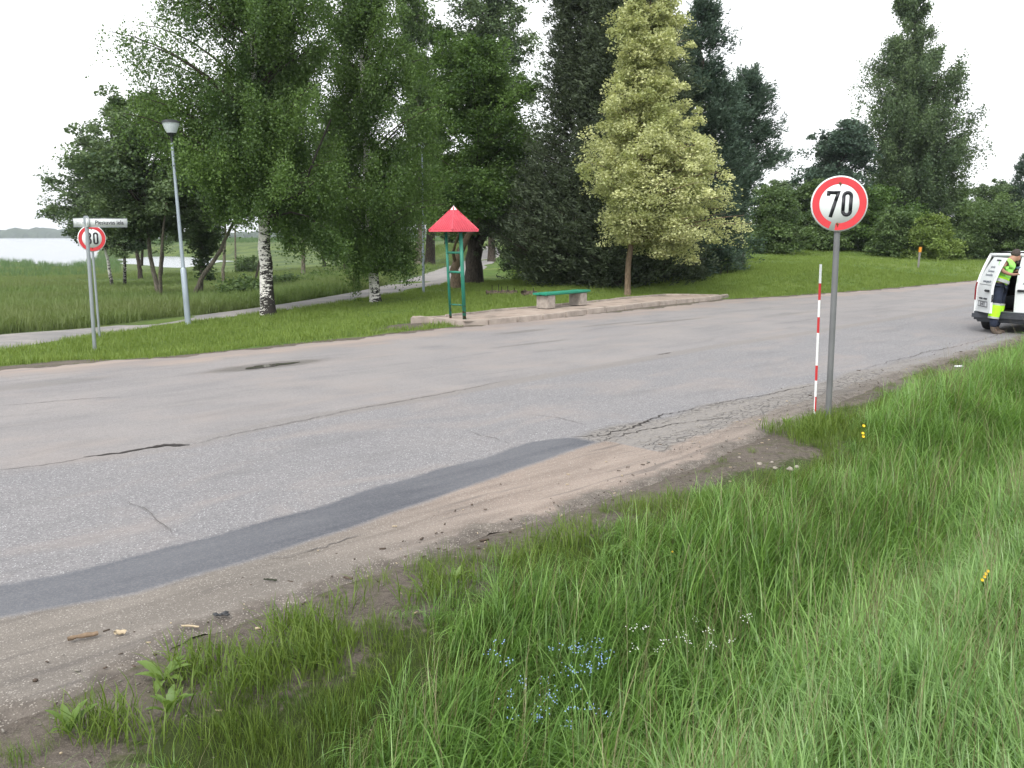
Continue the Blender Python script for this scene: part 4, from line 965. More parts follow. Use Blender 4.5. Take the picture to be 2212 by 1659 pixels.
for k in range(4):
    a, c = cor[k], cor[(k+1) % 4]; g.add([a, c, apx, a+np.array([0,0,-.035]), c+np.array([0,0,-.035])], [(0,1,2),(0,3,4,1)])
    nn = np.cross(c-a, apx-a); nn /= np.linalg.norm(nn)
    if nn[2] < 0: nn = -nn
    for f in np.linspace(.07, .93, 11):
        p = a*(1-f)+c*f; ff = 1-abs(f-.5)*2; e = p*(1-ff*.97)+(a*(1-f)+c*f)*0+apx*0
        tgt = (a+c)/2*0; m_ = (a+c)/2; up = apx-m_; top_ = p+up*ff*.97
        d = unit(c-a)*.009
        g.add([p-d, p+d, top_+d, top_-d, p-d+nn*.012, p+d+nn*.012, top_+d+nn*.012, top_-d+nn*.012], [(4,5,6,7),(0,4,7,3),(1,2,6,5),(0,1,5,4)])
g.add([c+np.array([0,0,-.034]) for c in cor], [(0,1,2,3)])
for k in range(4): g.tube([cor[k]+np.array([0,0,.004]), (cor[k]+apx)/2, apx], .019, 6)
roof = g.build('roof', M['roof'], root)
g = Geo(); tz = .17; cc = [apx*(1-tz)+cor[k]*tz+np.array([0,0,.018]) for k in range(4)]; g.add(cc+[apx+np.array([0,0,.03])], [(0,1,4),(1,2,4),(2,3,4),(3,0,4)]); g.build('ridge_cap', M['white'], roof)

# bench
b1 = at_z(1190, 666.5, PLZ); b2 = at_z(1259, 659.5, PLZ); dd = unit((b2-b1)[:2]); hz = math.atan2(dd[1], dd[0]); m = (b1+b2)/2; m[0] += -.0; 
m[:2] += np.array([-dd[1], dd[0]])*.18
root = empty('bench', m, 'low backless bench with green plank seat on two concrete blocks', 'bench', rz=hz); Lb = np.linalg.norm((b2-b1)[:2])
for k in (-1, 1):
    g = Geo(); g.box((k*Lb/2, 0, .185), (.36, .42, .37), bev=.015); g.build('leg', M['concrete'], root, auto=40)
for k in (-1, 1):
    g = Geo(); g.box((0, k*.125, .425-.006*(k > 0)), (Lb+.62, .235, .055), bev=.008); g.box((0, k*.125, .384), (Lb+.52, .10, .028)); g.build('seat_plank', M['green'], root, auto=40)

# remains of old edging with iron rods
for (x0, x1, y0, hpx, rods, lb) in [(1051,1117,638,9,[(1063,615,628),(1077,614,627),(1083.5,619,628),(1097,618,629),(1111,622,632)], 'long rotten timber edging with five iron rods on the lawn'),
                     (1130,1159,641,11,[(1134,623,633),(1152,622,630)], 'short rotten timber block with two iron rods nearest the bench')]:
    a = P(x0, y0); c = P(x1, y0-1); Y0 = (a[1]+c[1])/2; m = (a+c)/2; m[2] = float(zg(m[0], m[1]))
    root = empty('timber_edging', m, lb, 'timber remains', 'rotten timber edging with rods')
    g = Geo(); n = 14; xs = np.linspace(a[0], c[0], n)-m[0]; r_ = np.random.default_rng(int(x0)); h = hpx*Y0/FOC
    for row, (oy, hs) in enumerate([(0, .8), (.22, 1.15)]):
        pts = [(x, oy+r_.normal(0, .02), h*hs*.45+r_.normal(0, .012)) for x in xs]; g.tube(pts, [h*.5*hs*(1+r_.normal(0, .18)) for _ in xs], 9)
    g.build('timber', M['log'], root)
    g = Geo(); g.box((.05*len(rods), -.10, h*.30), (.26, .05, .03), .25); g.build('pale_splinter', M['concrete'], root)
    for (rx, ry, rb) in rods:
        p0 = at_depth(rx, rb+5, Y0+.1)-m; p1 = at_depth(rx, ry, Y0+.1)-m; g = Geo(); g.tube([tuple(p0), tuple((p0+p1)/2), tuple(p1)], .017, 6); g.build('iron_rod', M['rod'], root)

# orange topped post on the lawn
b = at_depth(1983, 579, 50); b[2] = float(zg(b[0], b[1])); t = at_depth(1988.5, 533.5, 50); L = t-b
root = empty('marker_post', b, 'grey wooden post with orange painted top on the open lawn before the hedge', 'post')
g = Geo(); g.tube([(0,0,-.2), tuple(L*.4), tuple(L*.76)], [.055,.06,.07], 4); g.build('post', M['greywood'], root)
g = Geo(); g.tube([tuple(L*.75), tuple(L*.9), tuple(L)], [.085,.085,.085], 4); g.build('painted_cap', M['orange'], root)

# ------------------------------------------------------------------ things lying on the verge
def stick(px, py, px2, py2, r, mat, name, label, cat, z=.012, group=None, n=7):
    a, c = at_z(px, py, z), at_z(px2, py2, z); m = (a+c)/2; q = np.linspace(a, c, n)-m; rr_ = np.random.default_rng(int(px))
    q[1:-1] += rr_.normal(0, r*.35, (n-2, 3)); q[:, 2] = np.abs(q[:, 2])*.3+r*.7
    g = Geo(); g.tube(q, r*(1+rr_.normal(0, .12, n)), 7); o = g.build(name, mat, loc=tuple(m)); tag(o, label, cat, group); return o
stick(146, 1384, 211, 1371, .014, M['wood'], 'stick', 'long brown stick lying on the gravel shoulder', 'stick')
stick(249, 1370, 272, 1369, .013, M['woodpale'], 'wood_chip', 'thick pale wood chip beside the long brown stick', 'wood chip')
stick(392, 1353, 430, 1355, .006, M['woodpale'], 'twig', 'thin pale twig on the shoulder near the grass', 'twig')
stick(570, 1252, 598, 1254, .006, M['rod'], 'twig', 'dark curled twig on the shoulder beside the tar band', 'twig')
stick(1000, 1222, 1016, 1227, .014, M['woodpale'], 'wood_chip', 'pale yellow wood chip among the small weeds at the shoulder lip', 'wood chip', -.03)
stick(552, 1372, 562, 1372, .012, M['woodpale'], 'wood_chip', 'small square pale chip on bare soil above the grass tufts', 'wood chip', -.03)
g = Geo(); c = at_z(480, 1330, .012)
for k in range(5): g.box((rng.normal(0, .02), rng.normal(0, .01), .006+k*.002), (.04, .025, .006), rng.random()*3)
tag(g.build('dark_leaf', M['black'], loc=tuple(c)), 'blackened wet leaf flat on the gravel shoulder', 'leaf')
c = P(2071, 794); g = Geo(); g.box((0, 0, .02), (.16, .06, .03), .2, bev=.012)
tag(g.build('litter', M['paper'], loc=tuple(c)), 'crumpled white paper litter at the grass edge before the van', 'litter')
def rock(c, r, sd, label, group):
    bm = bmesh.new(); bmesh.ops.create_icosphere(bm, subdivisions=2, radius=1.0); rr_ = np.random.default_rng(sd); k = rr_.normal(0, 1, (4, 3))
    for v in bm.verts:
        n_ = np.array(v.co[:]); f = 1+.16*math.sin(n_@k[0]*2)+.12*math.sin(n_@k[1]*3.3)+.05*math.sin(n_@k[2]*6); v.co = Vector(n_*f*np.array([r*1.25, r, r*.72]))
    me = bpy.data.meshes.new('stone'); bm.to_mesh(me); bm.free(); me.materials.append(M['stone']); o = bpy.data.objects.new('stone', me); C.objects.link(o)
    o.location = (c[0], c[1], c[2]+r*.25); o.rotation_euler = (0, 0, rr_.random()*6); tag(o, label, 'stone', group)
for k, (x, y, r_, lb) in enumerate([(1597,989,.020,'small flat pale stone farthest from the speed sign pole in the bare soil patch'),(1640,1003,.034,'grey stone with dull face left of the whitest pair in the soil patch'),
        (1668,1000,.024,'small grey stone between the two pale pebbles below the speed sign'),(1675,1012,.030,'bright pale stone at the soil patch edge by the long grass'),
        (1706,1015,.040,'largest yellowish stone in the soil patch below the speed sign'),(1722,1010,.032,'whitish stone right beside the largest yellowish stone')]):
    rock(P(x, y), r_*.72, 40+k, lb.replace(' left of', ' next to').replace('right beside', 'directly beside'), 'stones in the bare soil patch')
# countless chips and pebbles
g = Geo(); cnt = 0
while cnt < 1500:
    u = rng.uniform(-12, 14); v = lip(u)+rng.normal(-.25, .45)
    if v > tar_bot(u)-.05 and u < u1: continue
    x, y = to_xy(u, v)
    if v < float(grass_on(u))-.9: continue
    z = 0.0 if v > lip(u)+.03 else float(zg(x, y))
    sz = rng.uniform(.004, .011)*(1 if rng.random() < .9 else 1.8); L_ = 1 if rng.random() < .55 else rng.uniform(2, 4)
    g.mi = int(rng.choice([0, 0, 1, 2, 2, 2])); g.box((x, y, z+sz*.3), (sz*L_, sz*.9, sz*.6), rng.random()*6.3); cnt += 1
tag(g.build('gravel', [M['dullstone'], M['woodpale'], M['log']]), 'loose pebbles, wood chips and crumbs on the road shoulder', 'gravel', kind='stuff')

# ------------------------------------------------------------------ van at the roadside
M['vanwhite'] = mat_plain('white_van_paint', (.66,.69,.70), .30, 0, .05, 1.5, .5)
M['vaninner'] = mat_plain('cargo_lining', (.045,.035,.030), .9, 0, .4, 3)
M['bumper'] = mat_plain('grey_bumper_plastic', (.035,.040,.050), .6, 0, .2, 5)
M['tyre'] = mat_plain('tyre_rubber', (.018,.018,.019), .85, 0, .25, 20)
M['tail'] = mat_plain('tail_lamp', (.20,.012,.018), .25, 0, .1, 9)
M['glass'] = mat_plain('dark_window', (.02,.025,.03), .08, 0, .1, 3, .8)
M['vantext'] = mat_plain('grey_van_lettering', (.16,.18,.21), .5, 0, .05, 9)
M['plate'] = mat_plain('number_plate', (.50,.52,.54), .5, 0, .05, 9)
cor_ = at_z(2100, 715, 0.0); fwd = np.array([D2[0], D2[1], 0]); rgt = np.array([D2[1], -D2[0], 0])
vo = cor_+rgt*.84; vo[2] = 0
van = empty('cargo_van', vo, 'white cargo van parked on the shoulder with its rear door open', 'van', rz=ANG-math.pi/2)
yr = lambda z: .30*max(0, (z-.98)/.8)**1.5
hw = lambda z: .84-.15*max(0, (z-.98)/.75)**1.4
LEN = 4.15
ztop = lambda y: 1.80-.05*max(0, (y-2.0)/.5)**2*.4 if y < 2.45 else (1.80-(y-2.45)*.88 if y < 3.25 else 1.09-(y-3.25)*.18 if y < 4.0 else .95-(y-4.0)*2.2)
def side_grid(sx, ys_):
    g = Geo(); nz = 16
    for y in ys_:
        zt = ztop(y)
        for k in range(nz):
            z = .34+(zt-.05-.34)*k/(nz-1); g.v.append(np.array([[sx*hw(z), max(y, yr(z)) if y < .5 else y, z]], np.float32)); g.n += 1
    return g, nz
ysd = [0,.05,.12,.2,.3,.45,.6,.9,1.2,1.6,2.0,2.4,2.6,2.8,3.0,3.25,3.5,3.8,4.0,4.1]
for sx in (-1, 1):
    g, nz = side_grid(sx, ysd); V0 = np.concatenate(g.v)
    V1 = V0.reshape(len(ysd), nz, 3)
    if True:
        for a, y in enumerate(ysd):
            for k in range(nz): V1[a, k, 1] = yr(V1[a, k, 2])*(1-min(1, y/.6))+y
    f = [(a*nz+k, (a+1)*nz+k, (a+1)*nz+k+1, a*nz+k+1) for a in range(len(ysd)-1) for k in range(nz-1)]
    g = Geo(); g.add(V1.reshape(-1, 3), f); g.build('side_panel', M['vanwhite'], van, smooth=True)
g = Geo(); vv = []
for y in ysd:
    zt = ztop(y)
    for q in np.linspace(-1, 1, 13):
        x = q*hw(zt-.05); vv.append((x, y+yr(1.74)*(1-min(1, y/.6)), zt-.05*abs(q)**5))
g.add(vv, [(a*13+k, a*13+k+1, (a+1)*13+k+1, (a+1)*13+k) for a in range(len(ysd)-1) for k in range(12)]); g.build('roof', M['vanwhite'], van, smooth=True)
g = Geo(); g.box((0, 4.10, .62), (1.6, .10, .62), bev=.04); g.build('front_panel', M['vanwhite'], van, auto=40)
g = Geo(); g.box((0, 2.86, 1.42), (1.26, .012, .80), M=Matrix.Rotation(R(-47), 4, 'X')); g.build('windscreen', M['glass'], van)
for sx in (-1, 1):
    g = Geo(); g.prism([(2.0,1.08),(2.95,1.08),(2.52,1.62),(2.0,1.66)], -.004, .004, Matrix.Translation((sx*.765, 0, 0)) @ Matrix.Rotation(math.pi/2, 4, 'Z') @ Matrix.Rotation(0, 4, 'X'))
    g.build('cab_window', M['glass'], van)
# rear frame: pillars and header
g = Geo()
for sx in (-1, 1):
    zs_ = np.linspace(.40, 1.74, 14); v = []
    for z in zs_: v += [(sx*hw(z), yr(z), z), (sx*(hw(z)-.055), yr(z)+.004, z), (sx*(hw(z)-.055), yr(z)+.09, z)]
    g.add(v, [(3*k, 3*k+1, 3*k+4, 3*k+3) for k in range(13)]+[(3*k+1, 3*k+2, 3*k+5, 3*k+4) for k in range(13)])
g.box((0, yr(1.73)+.03, 1.725), (1.38, .07, .085), bev=.015); g.box((0, .045, .43), (1.6, .09, .06))
g.build('rear_frame', M['vanwhite'], van, smooth=False)
g = Geo(); g.box((0, 1.0, .445), (1.5, 1.85, .03)); g.box((0, 1.93, 1.05), (1.5, .03, 1.3)); g.box((0, 1.1, 1.70), (1.28, 1.6, .02))
for sx in (-1, 1): g.box((sx*.74, 1.05, .80), (.03, 1.75, .75)); g.box((sx*.69, 1.15, 1.42), (.03, 1.55, .55), M=Matrix.Rotation(R(-8*sx), 4, 'Y'))
g.build('cargo_lining', M['vaninner'], van)
g = Geo(); g.box((-.25, 1.2, .62), (.5, .7, .3), bev=.02); g.box((.3, .9, .70), (.45, .5, .45), bev=.02); g.build('cargo_shelf', M['bumper'], van)
g = Geo(); g.box((0, -.03, .375), (1.70, .20, .19), bev=.05); g.box((0, .01, .27), (1.5, .14, .08), bev=.02); g.build('rear_bumper', M['bumper'], van, auto=50)
g = Geo(); g.box((0, -.02, .478), (1.2, .10, .012)); g.build('sill_plate', M['steel'], van)
for sx in (-1, 1):
    g = Geo(); v = []
    for z in np.linspace(.72, 1.12, 8): v += [(sx*(hw(z)+.006), yr(z)+.10, z), (sx*(hw(z)+.006), yr(z)-.012, z), (sx*(hw(z)-.030), yr(z)-.012, z)]
    g.add(v, [(3*k, 3*k+1, 3*k+4, 3*k+3) for k in range(7)]+[(3*k+1, 3*k+2, 3*k+5, 3*k+4) for k in range(7)]); g.build('tail_lamp', M['tail'], van)
    g = Geo(); g.box((sx*.842, 2.1, .33), (.03, 2.2, .16), bev=.01); g.build('side_skirt', M['bumper'], van)
    for yw in (.72, 3.30):
        MW_ = Matrix.Rotation(math.pi/2, 4, 'Y')
        g = Geo(); prof = [(.0,-.09),(.19,-.095),(.28,-.10),(.315,-.08),(.325,-.03),(.325,.03),(.315,.08),(.28,.10),(.19,.095),(0,.09)]
        an = np.arange(32)*2*math.pi/32; v = np.array([(sx*.735+z, yw+r_*math.cos(a), .322+r_*math.sin(a)) for r_, z in prof for a in an]); 
        g.add(v, [(k*32+j, k*32+(j+1) % 32, (k+1)*32+(j+1) % 32, (k+1)*32+j) for k in range(len(prof)-1) for j in range(32)])
        wh = g.build('wheel', M['tyre'], van, auto=40)
        g = Geo(); prof = [(.0,0.0),(.06,.01),(.17,-.01),(.20,.012),(.205,-.02)]; v = np.array([(sx*(.735+.092+z), yw+r_*math.cos(a), .322+r_*math.sin(a)) for r_, z in prof for a in an])
        g.add(v, [(k*32+j, k*32+(j+1) % 32, (k+1)*32+(j+1) % 32, (k+1)*32+j) for k in range(len(prof)-1) for j in range(32)]); g.build('rim', M['steel'], wh, auto=40)
def door_mesh(xl, xr, pivot, nm):
    """rear door leaf following the raked tail; xl/xr functions of z"""
    g = Geo(); v = []; nz, nx = 20, 7; zs_ = np.linspace(.47, 1.68, nz)
    for off in (0, .05):
        for z in zs_:
            for q in np.linspace(0, 1, nx): x = xl(z)*(1-q)+xr(z)*q; v.append((x-pivot, yr(z)+off-.012*math.sin(math.pi*q)*(off == 0), z))
    n1 = nz*nx; f = []
    for o_ in (0, n1):
        for a in range(nz-1):
            for b in range(nx-1):
                q = (o_+a*nx+b, o_+a*nx+b+1, o_+(a+1)*nx+b+1, o_+(a+1)*nx+b); f.append(q if o_ == 0 else q[::-1])
    ring = [b for b in range(nx)]+[(a)*nx+nx-1 for a in range(1, nz)]+[(nz-1)*nx+b for b in range(nx-2, -1, -1)]+[a*nx for a in range(nz-2, 0, -1)]
    m = len(ring); f += [(ring[i], ring[i]+n1, ring[(i+1) % m]+n1, ring[(i+1) % m]) for i in range(m)]
    g.add(v, f); return g
hx = -.79
g = door_mesh(lambda z: -(hw(z)-.052), lambda z: -.03, hx, 'd'); door = g.build('rear_door', M['vanwhite'], van, auto=35, loc=(hx, 0, 0)); door.rotation_euler = (0, 0, R(-50)); door['label'] = 'open rear door with number plate and grey lettering'
g = Geo()
for (x, z, a, b_) in [(.40,.655,.155,.058)]: g.box((x, yr(z)-.018, z), (.50, .012, .115), bev=.004)
g.build('number_plate', M['plate'], door, auto=40)
g = Geo()
for q in ribbon([(.155,.600),(.645,.600),(.645,.710),(.155,.710)], .014, True): g.prism([tuple(z) for z in q], -.027, -.0235)
g.build('plate_border', M['ink'], door)
text_mesh('EJ-4712', .10, Matrix.Translation((.40, -.0255, .655)), M['ink'], door, 'plate_lettering', bold=.01, sx=.85)
g = Geo(); g.box((.28, -.022, .775), (.16, .03, .035), bev=.008); g.box((.52, -.022, .775), (.16, .03, .035), bev=.008); g.build('plate_lamp', M['bumper'], door, auto=40)
g = Geo(); g.box((.60, -.03, .955), (.22, .04, .05), bev=.012); g.build('handle', M['black'], door, auto=40)
g = Geo(); g.box((.55, yr(1.62)-.016, 1.62), (.20, .02, .035), bev=.006); g.build('brake_lamp', M['bumper'], door, auto=40)
g = Geo(); g.box((.765, .028, .80), (.02, .03, .16)); g.build('latch', M['black'], door)
def on_tail(z, x, dy=-.006):
    sl = math.atan2(yr(z+.03)-yr(z-.03), .06); return Matrix.Translation((x, yr(z)-.012+dy, z)) @ Matrix.Rotation(-sl, 4, 'X')
for (t_, z, sz, x, b_) in [('serviss', 1.475, .082, .44, .0), ('Kurzemes', 1.385, .082, .45, .0), ('komunālais', 1.300, .082, .44, .0), ('www.gaso.lv', 1.160, .085, .46, .02)]:
    text_mesh(t_, sz, on_tail(z, x), M['vantext'], door, 'lettering', bold=b_, sx=1.0)
g = Geo()
for k in range(1, 10):
    pass
for q in ribbon([(.10,1.085),(.72,1.085)], .008): g.prism([tuple(z) for z in q], yr(1.085)-.016, yr(1.085)-.010)
g.build('panel_crease', M['bumper'], door)
g = door_mesh(lambda z: .0, lambda z: (hw(z)-.052), 0, 'd'); rd = g.build('rear_door', M['vanwhite'], van, auto=35)
text_mesh('zīme', .085, on_tail(1.12, .22), M['vantext'], rd, 'lettering', bold=.01, sx=1.0)
g = Geo(); g.box((.13, -.035, .955), (.16, .04, .05), bev=.012); g.build('handle', M['black'], rd, auto=40)

# ------------------------------------------------------------------ the man at the open van
M['skin'] = mat_plain('skin', (.31,.165,.11), .55, 0, .08, 20)
M['hair'] = mat_plain('dark_hair', (.035,.026,.022), .8, 0, .3, 40)
M['lime'] = mat_plain('lime_shirt', (.30,.74,.14), .75, 0, .10, 8, .3)
M['limey'] = mat_plain('lime_yellow_panel', (.42,.85,.03), .7, 0, .12, 8, .3)
M['navy'] = mat_plain('navy_trousers', (.022,.028,.048), .85, 0, .25, 14, .2)
M['reflect'] = mat_plain('reflective_band', (.36,.38,.38), .5, 0, .08, 20)
M['boot'] = mat_plain('brown_boot', (.085,.065,.050), .8, 0, .25, 20)
MD = 19.5
def zq(x, y, dy=0.0): return at_depth((2380+x/5.528)*.864, (580+y/5.528)*.864, MD+dy)
man_o = at_z(2149, 720, 0.0); MD = man_o[1]
man = empty('person', tuple(man_o), 'bearded worker in lime shirt and navy trousers bending into the open van', 'person')
def skinned(name, V_, E_, Rr, mat, parent, sub=2, root=0):
    me = bpy.data.meshes.new(name); me.from_pydata([tuple(np.array(v)-man_o) for v in V_], E_, []); o = bpy.data.objects.new(name, me); C.objects.link(o)
    o.modifiers.new('s', 'SKIN'); sb = o.modifiers.new('b', 'SUBSURF'); sb.levels = sub; sb.render_levels = sub
    for i, r_ in enumerate(Rr):
        rr_ = r_ if isinstance(r_, tuple) else (r_, r_); me.skin_vertices[0].data[i].radius = rr_; me.skin_vertices[0].data[i].use_root = (i == root)
    bpy.context.view_layer.update(); dg = bpy.context.evaluated_depsgraph_get(); m2 = bpy.data.meshes.new_from_object(o.evaluated_get(dg))
    o.modifiers.clear(); o.data = m2; m2.materials.clear(); m2.materials.append(mat); m2.polygons.foreach_set('use_smooth', np.ones(len(m2.polygons), bool)); o.parent = parent; return o
# continuous body: pelvis, spine, neck, head, arms with hands, legs
bv = [zq(655,735), zq(680,640), zq(735,480), zq(775,420), zq(830,375), zq(868,345), zq(905,320), zq(925,300),      # 0-7 head crown
      zq(725,425,-.16), zq(690,535,-.24), zq(780,580,-.26), zq(862,590,-.22), zq(893,585,-.20),                     # 8-12 near arm
      zq(800,435,.16), zq(800,540,.20), zq(850,560,.14), zq(880,540,.05),                                           # 13-16 far arm
      zq(635,760,-.08), zq(612,985,-.09), zq(568,1322,-.10), zq(622,1392,-.12),                                     # 17-20 near leg
      zq(690,760,.10), zq(655,985,.14), zq(610,1310,.16), zq(665,1378,.14),                                         # 21-24 far leg
      zq(925,372,-.0)]                                                                                              # 25 nose/jaw
be = [(0,1),(1,2),(2,3),(3,4),(4,5),(5,6),(6,7),(3,8),(8,9),(9,10),(10,11),(11,12),(3,13),(13,14),(14,15),(15,16),(0,17),(17,18),(18,19),(19,20),(0,21),(21,22),(22,23),(23,24),(5,25)]
brd = [.13,.125,.14,.10,.062,.085,.100,.075,.062,.047,.042,.030,.036,.062,.045,.032,.034,.095,.062,.040,.022,.095,.062,.040,.022,.052]
for hand, base_i in ((12, 12), (16, 16)):
    c = np.array(bv[base_i]); pd = unit(c-np.array(bv[base_i-1]))
    for k, (ln, sp) in enumerate([(.060,-.030),(.070,-.010),(.066,.010),(.052,.028)]):
        i0 = len(bv); s_ = np.array([0, sp, 0]); bv += [c+pd*.03+s_, c+pd*(.03+ln*.55)+s_+np.array([0,0,-.010]), c+pd*(.03+ln*.75)+s_+np.array([-.012,0,-.030])]
        be += [(base_i, i0), (i0, i0+1), (i0+1, i0+2)]; brd += [.010, .0095, .008]
    i0 = len(bv); bv += [c+np.array([0,-.035,.018]), c+pd*.03+np.array([0,-.045,.028])]; be += [(base_i, i0), (i0, i0+1)]; brd += [.012, .010]
skinned('body', bv, be, brd, M['skin'], man, 2)
shirt = skinned('shirt', [zq(650,705), zq(680,640), zq(735,490), zq(772,425), zq(815,388), zq(725,428,-.165), zq(694,505,-.23), zq(800,438,.165), zq(802,505,.20)],
        [(0,1),(1,2),(2,3),(3,4),(3,5),(5,6),(3,7),(7,8)], [(.165,.19),(.165,.19),(.175,.20),(.13,.16),.085,.092,.078,.092,.078], M['lime'], man)
skinned('waistcoat_hem', [zq(630,738), zq(668,655), zq(700,585)], [(0,1),(1,2)], [(.182,.205),(.178,.203),(.176,.203)], M['limey'], man)
g = Geo(); a, c = zq(655,695)-man_o, zq(672,652)-man_o; g.tube([tuple(a), tuple((a+c)/2), tuple(c)], [.196,.197,.195], 20, cap=False); g.build('reflective_band', M['reflect'], man, smooth=True)
skinned('trousers', [zq(664,700), zq(635,775,-.08), zq(612,985,-.09), zq(566,1335,-.10), zq(695,775,.10), zq(655,985,.14), zq(606,1325,.16)],
        [(0,1),(1,2),(2,3),(0,4),(4,5),(5,6)], [(.155,.17),.125,.108,.088,.125,.108,.088], M['navy'], man)
for (k1, k2, dy, nm_) in (((612,995), (572,1190), -.095, 0), ((652,995), (612,1190), .15, 1)):
    a, c = zq(k1[0], k1[1], dy)-man_o, zq(k2[0], k2[1], dy)-man_o
    g = Geo(); g.tube([tuple(a*(1-t)+c*t) for t in np.linspace(0, 1, 5)], [.122,.126,.121,.118,.112], 16, cap=False); lp = g.build('lime_panel', M['limey'], man, smooth=True)
    for t0 in (-.06, .90):
        g = Geo(); g.tube([tuple(a*(1-t)+c*t) for t in (t0, t0+.06, t0+.13)], [.127,.127,.125] if t0 < 0 else [.117,.116,.114], 16, cap=False); g.build('reflective_band', M['reflect'], lp, smooth=True)
for (x0, y0, dy) in ((565,1345,-.10), (610,1330,.16)):
    skinned('boot', [zq(x0,y0-55,dy), zq(x0+5,y0+35,dy), zq(x0+60,y0+48,dy-.02), zq(x0+125,y0+58,dy-.04)], [(0,1),(1,2),(2,3)], [.066,.060,.056,.042], M['boot'], man)
skinned('hair', [zq(852,340,.01), zq(868,308), zq(905,285), zq(940,285)], [(0,1),(1,2),(2,3)], [.082,.108,.112,.075], M['hair'], man)
skinned('beard', [zq(885,400), zq(905,425), zq(925,405)], [(0,1),(1,2)], [.055,.060,.035], M['hair'], man)
# handheld device
g = Geo(); c = zq(915,490,.05); g.box(tuple(c), (.20, .14, .028), R(15), M=Matrix.Rotation(R(-12), 4, 'Y'), bev=.006)
M['bluegrey'] = mat_plain('blue_grey_case', (.07,.11,.17), .4, 0, .1, 9)
tag(g.build('handheld_device', M['bluegrey'], auto=40), 'blue grey handheld device held by the worker at the van', 'device')

# ------------------------------------------------------------------ grass, weeds and flowers
def blade(h, w, th0, th1, az, bx, by, seg=5, r=None):
    """one bent tapering blade: th0 start tilt, th1 extra droop"""
    p = [np.array([bx, by, 0.])]; st = h/seg
    for k in range(seg):
        t = (k+.5)/seg; th = th0+th1*t**1.6; p.append(p[-1]+np.array([math.sin(th)*math.cos(az), math.sin(th)*math.sin(az), math.cos(th)])*st)
    p = np.array(p); s_ = np.array([-math.sin(az), math.cos(az), 0]); tw = .5
    wd = w*np.array([.55]+[1-.0*((k+1)/seg) if (k+1)/seg < .6 else max(.08, (1-(k+1)/seg)/.4) for k in range(seg)])
    a = p+s_*wd[:, None]/2; b = p-s_*wd[:, None]/2; b[:, 2] += wd*.3
    return np.concatenate([a, b]), [(k, k+1, seg+1+k+1, seg+1+k) for k in range(seg)]
def tuft(n, h, w, rad, th0=.25, th1=1.5, az0=None, azs=6.3, seg=5, seed=0):
    r = np.random.default_rng(seed); V_, F_, T_ = [], [], []; o = 0
    for _ in range(n):
        a = r.random()*6.283; d = rad*r.random()**.6; az = (az0 if az0 is not None else 0)+r.uniform(-azs/2, azs/2)
        v, f = blade(h*r.uniform(.55, 1.15), w*r.uniform(.6, 1.25), abs(r.normal(0, th0)), abs(r.normal(th1, th1*.45)), az, d*math.cos(a), d*math.sin(a), seg)
        V_.append(v); F_.append(np.array(f)+o); o += len(v); T_.append(np.full(len(f), np.clip(r.normal(.5, .24), 0, 1)))
    return np.concatenate(V_), np.concatenate(F_), np.concatenate(T_)
def stamp(g, temps, pts, scl, rot, r, dt=.12, slope=None):
    ids = r.integers(0, len(temps), len(pts))
    for k, (v, f, t) in enumerate(temps):
        m = ids == k; n = int(m.sum())
        if not n: continue
        p, s_, a = pts[m], scl[m], rot[m]; cs, sn = np.cos(a)[:, None], np.sin(a)[:, None]
        x = (v[None, :, 0]*cs-v[None, :, 1]*sn)*s_[:, None]+p[:, 0, None]; y = (v[None, :, 0]*sn+v[None, :, 1]*cs)*s_[:, None]+p[:, 1, None]; z = v[None, :, 2]*s_[:, None]+p[:, 2, None]
        V_ = np.stack([x, y, z], -1).reshape(-1, 3); F_ = (f[None]+(np.arange(n)*len(v))[:, None, None]).reshape(-1, f.shape[1])
        g.add(V_, F_, np.clip(t[None]+r.normal(0, dt, (n, 1)), 0, 1).ravel())
def zgv(x, y):
    u, v = to_uv(x, y); return np.where(v < 5, nearz(x, y, u, v), far_z(x, y)*sm(far_edge(u)-.2, far_edge(u)+3.5, v))
def inview(x, y, z, m=450):
    p = np.stack([x, y, z-CAMZ], -1) @ RC; zz = -p[:, 2]; px = 1106+FOC*p[:, 0]/np.maximum(zz, .05); py = 829.5-FOC*p[:, 1]/np.maximum(zz, .05)
    return (zz > .2) & (px > -m) & (px < 2212+m) & (py < 1659+m*1.6)
def sample_uv(n, u0, u1_, v0, v1, r):
    u = r.uniform(u0, u1_, n); v = r.uniform(v0, v1, n); x, y = to_xy(u, v); z = zgv(x, y); k = inview(x, y, z); return u[k], v[k], x[k], y[k], z[k]
r = np.random.default_rng(77)
# 1 long bent grass of the ditch and bank
W0 = R(-10)
tl_ = [tuft(30, .55, .0062, .11, .24, 2.3, W0, 3.0, 7, 200+k) for k in range(7)]
tb_ = [tuft(26, .42, .0070, .11, .20, 1.45, W0, 4.2, 6, 220+k) for k in range(7)]
u, v, x, y, z = sample_uv(56000, -15, 26, -9.5, -.6, r)
d = grass_on(u)-v; nz_ = .5+.5*np.sin(x*2.3+1.7*np.sin(y*1.9))*np.sin(y*2.1+x*.6)
pr = sm(.05, .75, d+.35*(nz_-.5)+wobble(u, v)*.35); dist = np.hypot(x, y); pr = pr*np.where(dist > 11, .62, 1.0)
sp = at_z(1665, 1000, 0); su, sv = to_uv(sp[0], sp[1]); pr = pr*sm(.75, 1.15, np.hypot((u-su)/.85, (v-sv)/.26))
pr = pr*(1-.5*np.exp(-((v-np.minimum(0, lip(u)+.6)+2.75)/.35)**2))
k = (r.random(len(u)) < pr) & (np.hypot(x, y) > .9); u, v, x, y, z, d, nz_ = [a[k] for a in (u, v, x, y, z, d, nz_)]
bank = sm(-3.1, -3.9, v+.3*nz_)
